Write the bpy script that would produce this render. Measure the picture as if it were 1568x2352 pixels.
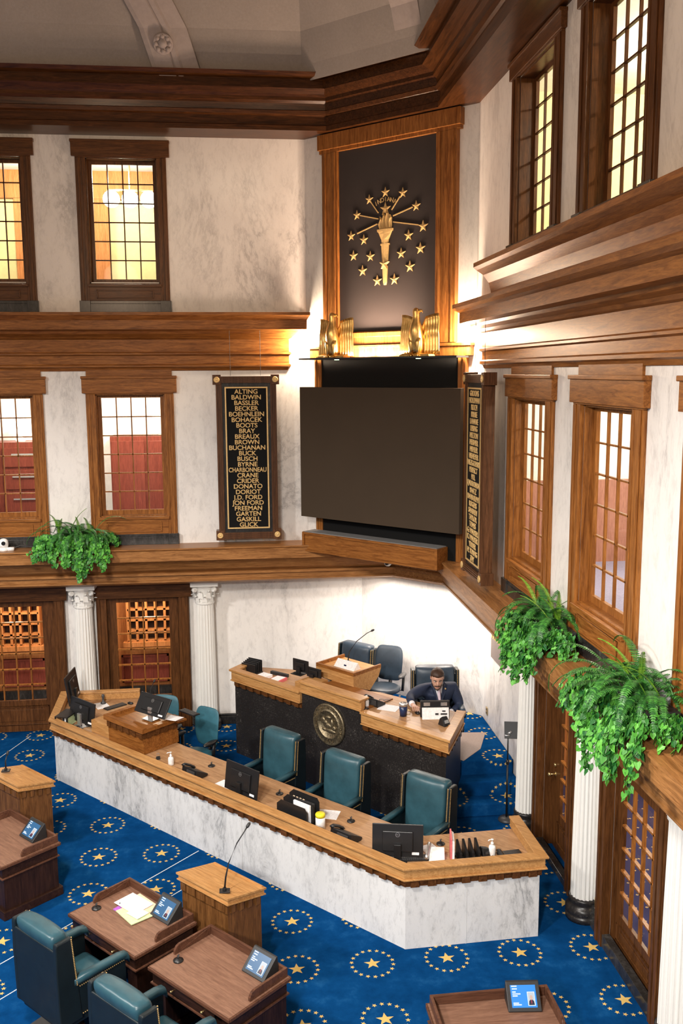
import bpy, bmesh, math, random
from math import sin, cos, pi, radians, sqrt, atan2
from mathutils import Vector, Matrix
random.seed(7)
S = bpy.context.scene
for o in list(bpy.data.objects): bpy.data.objects.remove(o)
COL = S.collection

# ------------------------------------------------------------------ camera
cam = bpy.data.cameras.new('camera'); cam_o = bpy.data.objects.new('camera', cam); COL.objects.link(cam_o)
cam.sensor_fit = 'AUTO'; cam.sensor_width = 36.0; cam.lens = 36.0 * 2155.3 / 2352.0
cam.clip_end = 200
def set_camera():
    t, yw, ro = .148311, .10889, -.006333
    cy, sy, ct, st = cos(yw), sin(yw), cos(t), sin(t)
    f = Vector((sy*ct, cy*ct, -st)); r = Vector((cy, -sy, 0)); u = r.cross(f)
    r2 = cos(ro)*r + sin(ro)*u; u2 = -sin(ro)*r + cos(ro)*u
    m = Matrix((r2, u2, -f)).transposed().to_4x4(); m.translation = (0, 0, 7.0)
    cam_o.matrix_world = m
set_camera(); S.camera = cam_o

# ------------------------------------------------------------------ world, exposure
S.view_settings.view_transform = 'Standard'; S.view_settings.look = 'None'
S.view_settings.exposure = 0.10; S.view_settings.gamma = 1.0; S.view_settings.use_curve_mapping = False
W = bpy.data.worlds.new('hall_ambience'); S.world = W; W.use_nodes = True
W.node_tree.nodes['Background'].inputs[0].default_value = (1.0, .86, .72, 1)
W.node_tree.nodes['Background'].inputs[1].default_value = 0.24
S.cycles.max_bounces = 6; S.cycles.diffuse_bounces = 3; S.cycles.glossy_bounces = 3
S.cycles.transparent_max_bounces = 12; S.cycles.caustics_reflective = False; S.cycles.caustics_refractive = False
S.cycles.use_denoising = True; S.cycles.sample_clamp_indirect = 4.0

# ------------------------------------------------------------------ lamps of the hall
def lamp(name, kind, loc, power, col=(1, .86, .7), size=.4, rot=None, size_y=None, spot=None, blend=.6):
    l = bpy.data.lights.new(name, kind); l.energy = power; l.color = col
    if kind == 'AREA':
        l.size = size
        if size_y: l.shape = 'RECTANGLE'; l.size_y = size_y
    else: l.shadow_soft_size = size
    if kind == 'SPOT': l.spot_size = spot; l.spot_blend = blend
    o = bpy.data.objects.new(name, l); COL.objects.link(o); o.location = loc
    if rot: o.rotation_euler = rot
    return o
def aim(o, target):
    d = Vector(target) - o.location; o.rotation_euler = d.to_track_quat('-Z', 'Y').to_euler()
# hanging chandeliers of the chamber (behind and above the viewer's balcony): shaded, shining downwards
for p, pw in (((-2.6, 5.2, 9.1), 2300), ((-8.0, 9.5, 9.1), 2500), ((-3.0, -3.0, 9.0), 6200)):
    lamp('chandelier_light', 'SPOT', p, pw, (1, .965, .92), .4, (0, 0, 0), None, radians(172), .45)
for p, pw in (((-3.4, 6.2, 9.8), 620), ((-7.5, 9.5, 9.8), 160), ((1.2, 1.0, 9.8), 480)):  # added warm fill points, no fixture: brighten upper walls and ceiling
    lamp('upper_fill_light', 'POINT', p, pw, (1, .70, .46), .5)
# downlights in the soffit above the rostrum wall
for a in (-.75, .15, 1.0):
    c = Vector((3.02 + a*.7071, 16.68 - a*.7071, 2.98))
    lamp('soffit_downlight', 'AREA', c, 30, (1, .86, .74), .3)
# uplights on the shelf behind the eagles: three strips shining up the panel, one lamp at each end of the shelf
def on_c(s, d, z): return Vector((s*.7071 + (13.414-d)*.7071, -s*.7071 + (13.414-d)*.7071, z))
for s, pw in ((-10.2, 80), (-9.3, 80), (-9.75, 90)):
    o = lamp('shelf_uplight', 'AREA', on_c(s, .33, 7.27), pw, (1, .70, .50), .30, (radians(180), 0, 0)); aim(o, on_c(s, .12, 9.2))
for s, pw in ((-11.42, 170), (-7.96, 220)):
    lamp('shelf_end_light', 'POINT', on_c(s, .26, 7.55), pw, (1, .78, .56), .06)
# cove lights behind the upper cornices
# ------------------------------------------------------------------ node helper
class X:
    def __init__(s, nt, sock): s.nt = nt; s.k = sock
    def _m(s, op, *a):
        n = s.nt.nodes.new('ShaderNodeMath'); n.operation = op
        for i, v in enumerate((s,) + a):
            if isinstance(v, X): s.nt.links.new(v.k, n.inputs[i])
            else: n.inputs[i].default_value = v
        return X(s.nt, n.outputs[0])
    def __add__(s, o): return s._m('ADD', o)
    __radd__ = __add__
    def __sub__(s, o): return s._m('SUBTRACT', o)
    def __mul__(s, o): return s._m('MULTIPLY', o)
    __rmul__ = __mul__
    def __truediv__(s, o): return s._m('DIVIDE', o)
    def __gt__(s, o): return s._m('GREATER_THAN', o)
    def __lt__(s, o): return s._m('LESS_THAN', o)
    def abs(s): return s._m('ABSOLUTE')
    def frac(s): return s._m('FRACT')
    def cos(s): return s._m('COSINE')
    def sin(s): return s._m('SINE')
    def sqrt(s): return s._m('SQRT')
    def atan2(s, o): return s._m('ARCTAN2', o)
    def max(s, o): return s._m('MAXIMUM', o)
    def min(s, o): return s._m('MINIMUM', o)

MATS = {}
def newmat(name):
    m = bpy.data.materials.new(name); m.use_nodes = True; nt = m.node_tree
    b = nt.nodes['Principled BSDF']; return m, nt, b
def setb(b, col=None, rough=None, metal=None, spec=None, emit=None, es=None, coat=None, sub=None):
    if col: b.inputs['Base Color'].default_value = (*col, 1)
    if rough is not None: b.inputs['Roughness'].default_value = rough
    if metal is not None: b.inputs['Metallic'].default_value = metal
    if spec is not None: b.inputs['Specular IOR Level'].default_value = spec
    if coat is not None: b.inputs['Coat Weight'].default_value = coat; b.inputs['Coat Roughness'].default_value = .15
    if emit: b.inputs['Emission Color'].default_value = (*emit, 1); b.inputs['Emission Strength'].default_value = es
def noise(nt, vec, scale, detail=4, rough=.6, dist=0):
    n = nt.nodes.new('ShaderNodeTexNoise'); n.inputs['Scale'].default_value = scale; n.inputs['Detail'].default_value = detail
    n.inputs['Roughness'].default_value = rough; n.inputs['Distortion'].default_value = dist
    if vec is not None: nt.links.new(vec, n.inputs['Vector'])
    return n
def ramp(nt, fac, stops, interp='LINEAR'):
    r = nt.nodes.new('ShaderNodeValToRGB'); r.color_ramp.interpolation = interp
    e = r.color_ramp.elements
    while len(e) > 1: e.remove(e[-1])
    e[0].position = stops[0][0]; e[0].color = (*stops[0][1], 1)
    for p, c in stops[1:]:
        q = e.new(p); q.color = (*c, 1)
    nt.links.new(fac, r.inputs[0]); return r
def mapping(nt, scale=(1, 1, 1), rot=(0, 0, 0), kind='Object', src=None):
    tc = nt.nodes.new('ShaderNodeTexCoord'); mp = nt.nodes.new('ShaderNodeMapping')
    mp.inputs['Scale'].default_value = scale; mp.inputs['Rotation'].default_value = rot
    nt.links.new(src if src is not None else tc.outputs[kind], mp.inputs[0]); return mp.outputs[0]
def mixc(nt, fac, a, b, mode='MIX'):
    n = nt.nodes.new('ShaderNodeMix'); n.data_type = 'RGBA'; n.blend_type = mode
    for sock, v in ((n.inputs[0], fac), (n.inputs[6], a), (n.inputs[7], b)):
        if isinstance(v, (tuple, float, int)): sock.default_value = (*v, 1) if isinstance(v, tuple) else v
        else: nt.links.new(v, sock)
    return n.outputs[2]
def bump(nt, b, h, strength=.2, dist=.01):
    n = nt.nodes.new('ShaderNodeBump'); n.inputs['Strength'].default_value = strength; n.inputs['Distance'].default_value = dist
    nt.links.new(h, n.inputs['Height']); nt.links.new(n.outputs[0], b.inputs['Normal'])
def plain(name, col, rough=.5, metal=0, spec=.5, **k):
    if name in MATS: return MATS[name]
    m, nt, b = newmat(name); setb(b, col, rough, metal, spec, **k)
    n = noise(nt, mapping(nt), 35, 3)
    hi = tuple(min(1, c*1.12) for c in col); lo = tuple(c*.88 for c in col)
    r = ramp(nt, n.outputs[0], [(.3, lo), (.7, hi)]); nt.links.new(r.outputs[0], b.inputs['Base Color'])
    MATS[name] = m; return m
def wood(name, dark, light, rough=.35, axis='x', scale=1.0, coat=.02):
    m, nt, b = newmat(name); setb(b, None, rough, 0, .2, coat=coat)
    sc = {'x': (1.2, 14, 14), 'y': (14, 1.2, 14), 'z': (14, 14, 1.2)}[axis]
    v = mapping(nt, tuple(q*scale for q in sc))
    n1 = noise(nt, v, 1.6, 5, .62, 1.2); n2 = noise(nt, mapping(nt, tuple(q*scale*3.2 for q in sc)), 3.0, 3, .6)
    mid = tuple((p+q)/2 for p, q in zip(dark, light))
    r = ramp(nt, n1.outputs[0], [(.32, dark), (.5, mid), (.68, light)])
    fine = ramp(nt, n2.outputs[0], [(.35, (.72, .72, .72)), (.6, (1, 1, 1))])
    nt.links.new(mixc(nt, .8, r.outputs[0], fine.outputs[0], 'MULTIPLY'), b.inputs['Base Color'])
    bump(nt, b, n2.outputs[0], .06, .003); MATS[name] = m; return m
def marble(name, base, vein, rough=.25, scale=1.0, rot=(.5, .75, .5), amt=1.0):
    m, nt, b = newmat(name); setb(b, None, rough, 0, .4)
    v = mapping(nt, (scale, scale, scale*.42), rot)
    n1 = noise(nt, v, 1.1, 9, .72, .5); ridge = (X(nt, n1.outputs[0]) - .5).abs() * 9.0
    n2 = noise(nt, v, 9, 8, .78, .3); n3 = noise(nt, v, .8, 3, .5); n4 = noise(nt, mapping(nt), 60, 3, .7)
    vein_r = ramp(nt, ridge.k, [(0, (1, 1, 1)), (.25, (.3, .3, .3)), (.8, (0, 0, 0))])
    spk = ramp(nt, n2.outputs[0], [(.50, (0, 0, 0)), (.74, (1, 1, 1))])
    cl = ramp(nt, n3.outputs[0], [(.42, (0, 0, 0)), (.68, (1, 1, 1))])
    f = X(nt, vein_r.outputs[0]) * X(nt, cl.outputs[0]) * (.55*amt) + X(nt, spk.outputs[0]) * (.42*amt) + X(nt, cl.outputs[0]) * (.10*amt) + X(nt, n4.outputs[0]) * (.10*amt)
    c = mixc(nt, f.min(1.0).k, base, vein); nt.links.new(c, b.inputs['Base Color']); MATS[name] = m; return m

# ------------------------------------------------------------------ materials
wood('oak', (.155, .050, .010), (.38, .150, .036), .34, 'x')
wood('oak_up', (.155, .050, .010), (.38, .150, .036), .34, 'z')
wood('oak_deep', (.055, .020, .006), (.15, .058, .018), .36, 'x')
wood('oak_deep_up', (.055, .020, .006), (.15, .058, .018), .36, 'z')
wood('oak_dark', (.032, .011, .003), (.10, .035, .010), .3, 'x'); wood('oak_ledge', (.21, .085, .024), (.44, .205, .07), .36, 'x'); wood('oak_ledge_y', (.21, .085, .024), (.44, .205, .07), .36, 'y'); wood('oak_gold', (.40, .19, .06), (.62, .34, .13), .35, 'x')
wood('desk_top_oak', (.36, .19, .09), (.55, .33, .17), .35, 'x', .9)
wood('walnut', (.016, .007, .005), (.045, .019, .012), .35, 'x')
wood('walnut_up', (.016, .007, .005), (.045, .019, .012), .35, 'z')
wood('walnut_top', (.17, .085, .055), (.27, .145, .095), .42, 'x', 1.0, .05)
wood('podium_up', (.09, .036, .011), (.22, .095, .03), .38, 'z')
wood('cherry', (.16, .035, .022), (.26, .06, .04), .4, 'z'); wood('desk_edge', (.07, .03, .018), (.15, .065, .038), .35, 'x'); wood('board_wood', (.06, .026, .012), (.15, .066, .03), .35, 'z')
wood('warm_panel', (.42, .15, .045), (.60, .25, .09), .4, 'z')
marble('white_marble', (.84, .81, .77), (.36, .34, .33), .28, 1.0)
marble('grey_marble', (.76, .765, .76), (.24, .245, .25), .3, 1.5, (.5, .75, .5), 1.25)
marble('column_stone', (.80, .79, .75), (.62, .61, .58), .4, .8, (0, 0, 0), .5)
marble('dark_stone', (.014, .013, .012), (.10, .095, .09), .25, 2.0)
def black_granite():
    m, nt, b = newmat('black_granite'); setb(b, None, .33, 0, .4)
    v = mapping(nt); n = noise(nt, v, 42, 5, .75, .6); n2 = noise(nt, v, 2.2, 4)
    f = X(nt, n.outputs[0]) * .8 + X(nt, n2.outputs[0]) * .28
    r = ramp(nt, f.k, [(.55, (.018, .016, .016)), (.66, (.05, .045, .042)), (.74, (.30, .28, .26))])
    nt.links.new(r.outputs[0], b.inputs['Base Color']); MATS['black_granite'] = m
black_granite()
def leather(name, col, rough=.36):
    m, nt, b = newmat(name); setb(b, None, rough, 0, .5)
    n = noise(nt, mapping(nt), 6, 4); f = noise(nt, mapping(nt), 160, 2)
    r = ramp(nt, n.outputs[0], [(.3, tuple(c*.8 for c in col)), (.7, tuple(c*1.2 for c in col))])
    nt.links.new(r.outputs[0], b.inputs['Base Color']); bump(nt, b, f.outputs[0], .25, .002); MATS[name] = m
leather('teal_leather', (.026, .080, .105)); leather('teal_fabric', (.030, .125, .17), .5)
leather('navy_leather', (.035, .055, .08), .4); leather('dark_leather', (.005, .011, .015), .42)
def carpet():
    m, nt, b = newmat('star_carpet'); setb(b, None, .95, 0, .0)
    g = nt.nodes.new('ShaderNodeNewGeometry'); sp = nt.nodes.new('ShaderNodeSeparateXYZ'); nt.links.new(g.outputs['Position'], sp.inputs[0])
    x = X(nt, sp.outputs[0]); y = X(nt, sp.outputs[1]) + X(nt, sp.outputs[2]).max(0.0)
    PX, PY, X0, Y0 = .905, .983, -1.262, 12.17
    u = (((x - X0)/PX + 100.5).frac() - .5)*PX; v = (((y - Y0)/PY + 100.5).frac() - .5)*PY
    def star(px, py, R, ri, off):
        r = (px*px + py*py).sqrt(); a = py.atan2(px)
        q = (((a - off)/(2*pi/5) + 20.5).frac() - .5).abs()*(2*pi/5)
        ex, ey = ri*cos(pi/5) - R, ri*sin(pi/5)
        return ((r*q.sin())*ex - (r*q.cos() - R)*ey) > 0.0
    big = star(u, v, .105, .042, pi/2)
    r = (u*u + v*v).sqrt(); a = v.atan2(u); sec = 2*pi/18
    la = ((a/sec + 40.0).frac() - .5)*sec
    small = star(r*la.cos() - .25, r*la.sin(), .031, .0135, pi/2)
    mask = big.max(small)
    n1 = noise(nt, g.outputs['Position'], 3.2, 6, .7); n2 = noise(nt, g.outputs['Position'], 260, 2)
    blue = ramp(nt, n1.outputs[0], [(.3, (.0025, .036, .13)), (.55, (.004, .056, .19)), (.78, (.014, .10, .27))])
    gold = ramp(nt, n1.outputs[0], [(.3, (.62, .42, .12)), (.7, (.78, .56, .2))])
    pile = ramp(nt, n2.outputs[0], [(.3, (.7, .7, .7)), (.7, (1, 1, 1))])
    c = mixc(nt, mask.k, blue.outputs[0], gold.outputs[0])
    nt.links.new(mixc(nt, .6, c, pile.outputs[0], 'MULTIPLY'), b.inputs['Base Color'])
    bump(nt, b, n2.outputs[0], .4, .004); MATS['star_carpet'] = m
carpet()
def motif_carpet():
    m, nt, b = newmat('corridor_carpet'); setb(b, None, .95, 0, .1)
    g = nt.nodes.new('ShaderNodeNewGeometry'); sp = nt.nodes.new('ShaderNodeSeparateXYZ'); nt.links.new(g.outputs['Position'], sp.inputs[0])
    x = X(nt, sp.outputs[0]); y = X(nt, sp.outputs[1])
    u = ((x/.19 + 100.0).frac() - .5)*.19; v = ((y/.30 + 100.0).frac() - .5)*.30
    mk = ((u - .02).abs() + v.abs() < .022).max((u + .02).abs() + v.abs() < .022)
    c = mixc(nt, mk.k, (.05, .05, .13), (.55, .42, .22)); nt.links.new(c, b.inputs['Base Color']); MATS['corridor_carpet'] = m
motif_carpet()
def plaster(name, col, s=25, st=.2):
    m, nt, b = newmat(name); setb(b, None, .85, 0, .2)
    n = noise(nt, mapping(nt), s, 6, .7); n2 = noise(nt, mapping(nt), 1.2, 3)
    f = X(nt, n.outputs[0])*.6 + X(nt, n2.outputs[0])*.4
    r = ramp(nt, f.k, [(.3, tuple(c*.85 for c in col)), (.7, tuple(min(1, c*1.1) for c in col))])
    nt.links.new(r.outputs[0], b.inputs['Base Color']); bump(nt, b, n.outputs[0], st, .01); MATS[name] = m
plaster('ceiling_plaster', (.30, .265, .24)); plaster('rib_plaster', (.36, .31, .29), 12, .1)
plaster('yellow_wall', (.86, .73, .38), 8, .03); plaster('white_wall', (.86, .84, .80), 8, .03)
plaster('speaker_cloth', (.060, .042, .027), 220, .3); plaster('black_cloth', (.006, .006, .006), 220, .3)
plaster('flag_cloth', (.042, .034, .032), 160, .3); plaster('grey_cloth', (.25, .25, .25), 60, .2)
def gold():
    m, nt, b = newmat('gold'); setb(b, (.83, .52, .17), .28, 1); n = noise(nt, mapping(nt), 12, 4)
    r = ramp(nt, n.outputs[0], [(.3, (.62, .36, .10)), (.7, (.95, .66, .26))]); nt.links.new(r.outputs[0], b.inputs['Base Color']); MATS['gold'] = m
    m, nt, b = newmat('bronze'); setb(b, None, .4, .85); n = noise(nt, mapping(nt), 26, 6, .7)
    r = ramp(nt, n.outputs[0], [(.35, (.13, .10, .06)), (.65, (.48, .40, .26))]); nt.links.new(r.outputs[0], b.inputs['Base Color'])
    bump(nt, b, n.outputs[0], .5, .01); MATS['bronze'] = m
gold()
plain('gold_paint', (.70, .47, .19), .45, .25); plain('brass', (.75, .55, .25), .3, .9)
plain('black_plastic', (.012, .012, .013), .38); plain('black_satin', (.02, .02, .021), .5); plain('dark_grey', (.05, .05, .052), .45)
plain('silver', (.62, .62, .62), .3, .8); plain('paper', (.86, .86, .88), .8, 0, .2); plain('cream_paper', (.78, .60, .42), .8, 0, .2)
plain('white_plastic', (.85, .85, .84), .35); plain('navy_cup', (.015, .03, .09), .3); plain('yellow_lid', (.85, .75, .03), .4)
plain('red_folder', (.70, .16, .17), .6); plain('green_folder', (.62, .74, .40), .7); plain('purple_folder', (.42, .12, .55), .7)
plain('stripe', (.72, .78, .82), .5); plain('mat_plastic', (.30, .23, .20), .5); plain('dark_plaque', (.20, .15, .135), .35, .5)
plain('skin', (.62, .36, .26), .5); plain('hair', (.045, .022, .012), .6); plain('suit', (.012, .022, .055), .75)
plain('shirt', (.80, .80, .84), .8); plain('tie', (.62, .50, .56), .6); plain('eye_white', (.7, .7, .68), .3); plain('lips', (.42, .17, .14), .5)
plain('lilac_carpet', (.30, .28, .40), .95, 0, .05); wood('rose_panel', (.34, .15, .11), (.46, .22, .16), .4, 'z'); plain('soil', (.03, .02, .012), .9); plain('teal_tab', (.1, .55, .6), .6)
def leafmat(name, lo, hi):
    m, nt, b = newmat(name); setb(b, None, .42, 0, .4)
    oi = nt.nodes.new('ShaderNodeNewGeometry'); r = ramp(nt, oi.outputs['Random Per Island'], [(0, lo), (.55, tuple((p+q)/2 for p, q in zip(lo, hi))), (1, hi)])
    nt.links.new(r.outputs[0], b.inputs['Base Color']); MATS[name] = m
leafmat('fern_leaf', (.008, .065, .014), (.06, .24, .035)); leafmat('ivy_leaf', (.010, .10, .018), (.12, .42, .05)); leafmat('fern_light', (.10, .28, .02), (.26, .46, .04))
def glass():
    m = bpy.data.materials.new('window_glass'); m.use_nodes = True; nt = m.node_tree; nt.nodes.clear()
    o = nt.nodes.new('ShaderNodeOutputMaterial'); t = nt.nodes.new('ShaderNodeBsdfTransparent'); g = nt.nodes.new('ShaderNodeBsdfGlossy')
    g.inputs['Roughness'].default_value = .03; t.inputs[0].default_value = (.96, .97, .95, 1)
    lw = nt.nodes.new('ShaderNodeLayerWeight'); lw.inputs[0].default_value = .5; fx = X(nt, lw.outputs['Facing'])._m('POWER', 5.0) * .8 + .004; f = nt.nodes.new('ShaderNodeMath'); f.operation = 'MINIMUM'; nt.links.new(fx.k, f.inputs[0]); f.inputs[1].default_value = 1.0; mx = nt.nodes.new('ShaderNodeMixShader')
    nt.links.new(f.outputs[0], mx.inputs[0]); nt.links.new(t.outputs[0], mx.inputs[1]); nt.links.new(g.outputs[0], mx.inputs[2]); nt.links.new(mx.outputs[0], o.inputs[0])
    MATS['window_glass'] = m
glass()
def emitm(name, col, st):
    m, nt, b = newmat(name); setb(b, (0, 0, 0), .3, 0, .5, emit=col, es=st); MATS[name] = m
emitm('lamp_glow', (1, .95, .85), 9); emitm('screen_blue', (.035, .13, .27), 1.3); emitm('screen_text', (.75, .86, .95), 1.3)
emitm('screen_photo', (.55, .60, .66), 1.1); emitm('screen_dark', (.03, .04, .07), 1.0); emitm('screen_skin', (.75, .52, .42), 1.0)
emitm('screen_red', (.6, .05, .08), 1.0); emitm('led', (.7, 1, .6), 4); emitm('screen_bright', (.03, .22, .62), 1.5)

# ------------------------------------------------------------------ mesh helpers
WM = {}
def empty(name, loc=(0, 0, 0), rz=0.0, rot=None):
    o = bpy.data.objects.new(name, None); COL.objects.link(o); o.location = loc; o.rotation_euler = rot or (0, 0, rz)
    o.empty_display_size = .1
    m = Matrix.Translation(Vector(loc)) @ (o.rotation_euler.to_matrix().to_4x4()); WM[o.name] = m; return o
def tag(o, label=None, cat=None, group=None, kind=None):
    if label: o['label'] = label
    if cat: o['category'] = cat
    if group: o['group'] = group
    if kind: o['kind'] = kind
    return o
def thing(name, label, cat, loc=(0, 0, 0), rz=0.0, group=None, kind=None):
    return tag(empty(name, loc, rz), label, cat, group, kind)
def setting(name, loc=(0, 0, 0), rz=0.0): return tag(empty(name, loc, rz), kind='structure')
ID = lambda u, d, z: Vector((u, d, z))
class MB:
    def __init__(s, fr=ID): s.bm = bmesh.new(); s.fr = fr; s.mi = 0
    def quad(s, vs):
        f = s.bm.faces.new(vs); f.material_index = s.mi; return f
    def poly(s, pts):
        return s.quad([s.bm.verts.new(s.fr(*p)) for p in pts])
    def box(s, a0, a1, b0, b1, c0, c1, fr=None, bev=0):
        fr = fr or s.fr
        v = [s.bm.verts.new(fr(x, y, z)) for x in (a0, a1) for y in (b0, b1) for z in (c0, c1)]
        fs = [s.quad([v[i] for i in q]) for q in ((0, 1, 3, 2), (4, 6, 7, 5), (0, 4, 5, 1), (2, 3, 7, 6), (0, 2, 6, 4), (1, 5, 7, 3))]
        if bev:
            es = list({e for f in fs for e in f.edges})
            r = bmesh.ops.bevel(s.bm, geom=es, offset=bev, segments=2, affect='EDGES', profile=.5)
            for f in r['faces']: f.material_index = s.mi
        return s
    def obox(s, c, sx, sy, sz, m=None, bev=0):
        m = m or Matrix.Identity(3); c = Vector(c)
        return s.box(-sx/2, sx/2, -sy/2, sy/2, -sz/2, sz/2, lambda x, y, z: s.fr(*(c + m @ Vector((x, y, z)))), bev)
    def prism(s, pts, z0, z1, fr=None):
        fr = fr or s.fr
        a = [s.bm.verts.new(fr(x, y, z0)) for x, y in pts]; b = [s.bm.verts.new(fr(x, y, z1)) for x, y in pts]
        n = len(pts)
        s.quad(a[::-1]); s.quad(b)
        for i in range(n): s.quad([a[i], a[(i+1) % n], b[(i+1) % n], b[i]])
        return s
    def loft(s, rings, closed=True, cap=True, caploop=False):
        vs = [[s.bm.verts.new(s.fr(*p)) for p in r] for r in rings]; n = len(vs[0])
        pairs = list(zip(vs, vs[1:])) + ([(vs[-1], vs[0])] if caploop else [])
        for a, b in pairs:
            for i in range(n if closed else n-1): s.quad([a[i], a[(i+1) % n], b[(i+1) % n], b[i]])
        if cap and closed and not caploop: s.quad(vs[0][::-1]); s.quad(vs[-1])
        return s
    def tube(s, pts, r, n=8, cap=True):
        pts = [Vector(p) for p in pts]; rings = []
        rr = r if isinstance(r, (list, tuple)) else [r]*len(pts)
        for i, p in enumerate(pts):
            t = (pts[min(i+1, len(pts)-1)] - pts[max(i-1, 0)]).normalized()
            a = Vector((0, 0, 1)) if abs(t.z) < .9 else Vector((1, 0, 0))
            u = t.cross(a).normalized(); w = t.cross(u)
            rings.append([p + (u*cos(2*pi*k/n) + w*sin(2*pi*k/n))*rr[i] for k in range(n)])
        return s.loft(rings, True, cap)
    def lathe(s, prof, c=(0, 0, 0), n=24, a0=0.0, a1=2*pi, m=None):
        m = m or Matrix.Identity(3); c = Vector(c)
        full = abs(a1-a0-2*pi) < 1e-6
        rings = [[c + m @ Vector((r*cos(a0+(a1-a0)*k/(n if full else n-1)), r*sin(a0+(a1-a0)*k/(n if full else n-1)), z)) for k in range(n)] for r, z in prof]
        return s.loft(rings, full, True)
    def sphere(s, c, rx, ry=None, rz=None, n=12, m=None):
        ry = ry or rx; rz = rz or rx; m = m or Matrix.Identity(3); c = Vector(c); k = n//2
        return s.loft([[c + m @ Vector((rx*sin(pi*(i+.02)/(k+.04))*cos(2*pi*j/n), ry*sin(pi*(i+.02)/(k+.04))*sin(2*pi*j/n), rz*cos(pi*(i+.02)/(k+.04)))) for j in range(n)] for i in range(k+1)])
    def build(s, name, mat, parent=None, smooth=False, local=False, bevel=0, sub=0, kind=None):
        bmesh.ops.remove_doubles(s.bm, verts=s.bm.verts, dist=1e-5)
        bmesh.ops.recalc_face_normals(s.bm, faces=s.bm.faces)
        if parent is not None and not local: s.bm.transform(WM[parent.name].inverted())
        me = bpy.data.meshes.new(name); s.bm.to_mesh(me); s.bm.free()
        for q in (mat if isinstance(mat, (list, tuple)) else [mat]): me.materials.append(MATS[q])
        o = bpy.data.objects.new(name, me); COL.objects.link(o)
        if parent is not None: o.parent = parent; WM[o.name] = WM[parent.name]
        else: WM[o.name] = Matrix.Identity(4)
        if smooth:
            for p in me.polygons: p.use_smooth = True
        if bevel:
            md = o.modifiers.new('edge', 'BEVEL'); md.width = bevel; md.segments = 2; md.limit_method = 'ANGLE'
        if sub:
            md = o.modifiers.new('round', 'SUBSURF'); md.levels = sub; md.render_levels = sub
        if kind: o['kind'] = kind
        return o
def smooth_by_angle(o, ang=40):
    me = o.data
    for p in me.polygons: p.use_smooth = True
    bm = bmesh.new(); bm.from_mesh(me)
    for e in bm.edges:
        if len(e.link_faces) == 2 and e.calc_face_angle(0) > radians(ang): e.smooth = False
    bm.to_mesh(me); bm.free(); return o
def text(name, body, fr_m, size, mat, parent, extr=.002, align='CENTER', sx=1.0, bold=.0):
    """raised lettering; fr_m: 4x4 placing the text plane in the world"""
    cu = bpy.data.curves.new(name, 'FONT'); cu.body = body; cu.size = size; cu.extrude = extr; cu.align_x = align; cu.align_y = 'CENTER'
    cu.bevel_depth = bold; cu.bevel_resolution = 0
    t = bpy.data.objects.new(name, cu); COL.objects.link(t)
    bpy.context.view_layer.update(); dg = bpy.context.evaluated_depsgraph_get()
    me = bpy.data.meshes.new_from_object(t.evaluated_get(dg)); bpy.data.objects.remove(t)
    me.transform(Matrix.Diagonal((sx, 1, 1, 1)))
    me.transform((WM[parent.name].inverted() if parent else Matrix.Identity(4)) @ fr_m)
    me.materials.clear(); me.materials.append(MATS[mat])
    o = bpy.data.objects.new(name, me); COL.objects.link(o)
    if parent: o.parent = parent; WM[o.name] = WM[parent.name]
    return o
def clone(root, loc, rz=0.0, label=None, group=None):
    r = root.copy(); COL.objects.link(r); r.location = loc; r.rotation_euler = (0, 0, rz)
    if label: r['label'] = label
    if group: r['group'] = group
    WM[r.name] = Matrix.Translation(Vector(loc)) @ Matrix.Rotation(rz, 4, 'Z')
    for ch in list(root.children):
        c = ch.copy(); COL.objects.link(c); c.parent = r; WM[c.name] = WM[r.name]
        for g in list(ch.children):
            d = g.copy(); COL.objects.link(d); d.parent = c; WM[d.name] = WM[r.name]
    return r
# ================================================================== SETTING
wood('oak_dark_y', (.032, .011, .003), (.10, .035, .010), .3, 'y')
wood('oak_y', (.155, .050, .010), (.38, .150, .036), .34, 'y')
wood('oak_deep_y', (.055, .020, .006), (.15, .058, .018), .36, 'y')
Q = sqrt(.5)
def A(u, d, z): return Vector((u, 17.67-d, z))
def AL(u, d, z): return Vector((u, 18.2-d, z))
def B(u, d, z): return Vector((3.86-d, u, z))
def BL(u, d, z): return Vector((4.31-d, u, z))
def C(s, d, z): return Vector((s*Q+(13.414-d)*Q, -s*Q+(13.414-d)*Q, z))
def CM(s, d, z, tilt=0):
    """4x4 whose x runs along wall C, y up, z towards the hall"""
    m = Matrix(((Q, 0, -Q), (-Q, 0, -Q), (0, 1, 0))).to_4x4(); m.translation = C(s, d, z); return m
# floor: one carpet, with the rostrum platform and its steps built as objects
fb = MB(); fb.prism([(-12, -1), (4.7, -1), (4.7, 16.3), (2.45, 18.58), (-12, 18.58)], -.2, 0); fb.build('floor', 'star_carpet', kind='structure')
def walls(name, fr, u0, u1, d0, d1, z0, z1, holes, mat):
    m = MB(fr); us = sorted({u0, u1} | {h[0] for h in holes} | {h[1] for h in holes})
    for a, b in zip(us, us[1:]):
        hs = sorted((h[2], h[3]) for h in holes if h[0] <= a+1e-6 and h[1] >= b-1e-6); z = z0
        for p, q in hs:
            if p > z: m.box(a, b, d0, d1, z, p)
            z = q
        if z1 > z: m.box(a, b, d0, d1, z, z1)
    return m.build(name, mat, kind='structure')
walls('wall_back', AL, -10, 2.52, -.20, -.08, 0, 3.06, [(-5.0, -3.62, 0, 2.72), (-2.62, -1.24, 0, 2.72)], 'white_marble')
walls('wall_right', BL, 3.4, 16.4, -.24, -.08, 0, 3.06, [(11.5, 12.76, 0, 2.75), (8.86, 10.2, 0, 2.75)], 'white_marble')
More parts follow.
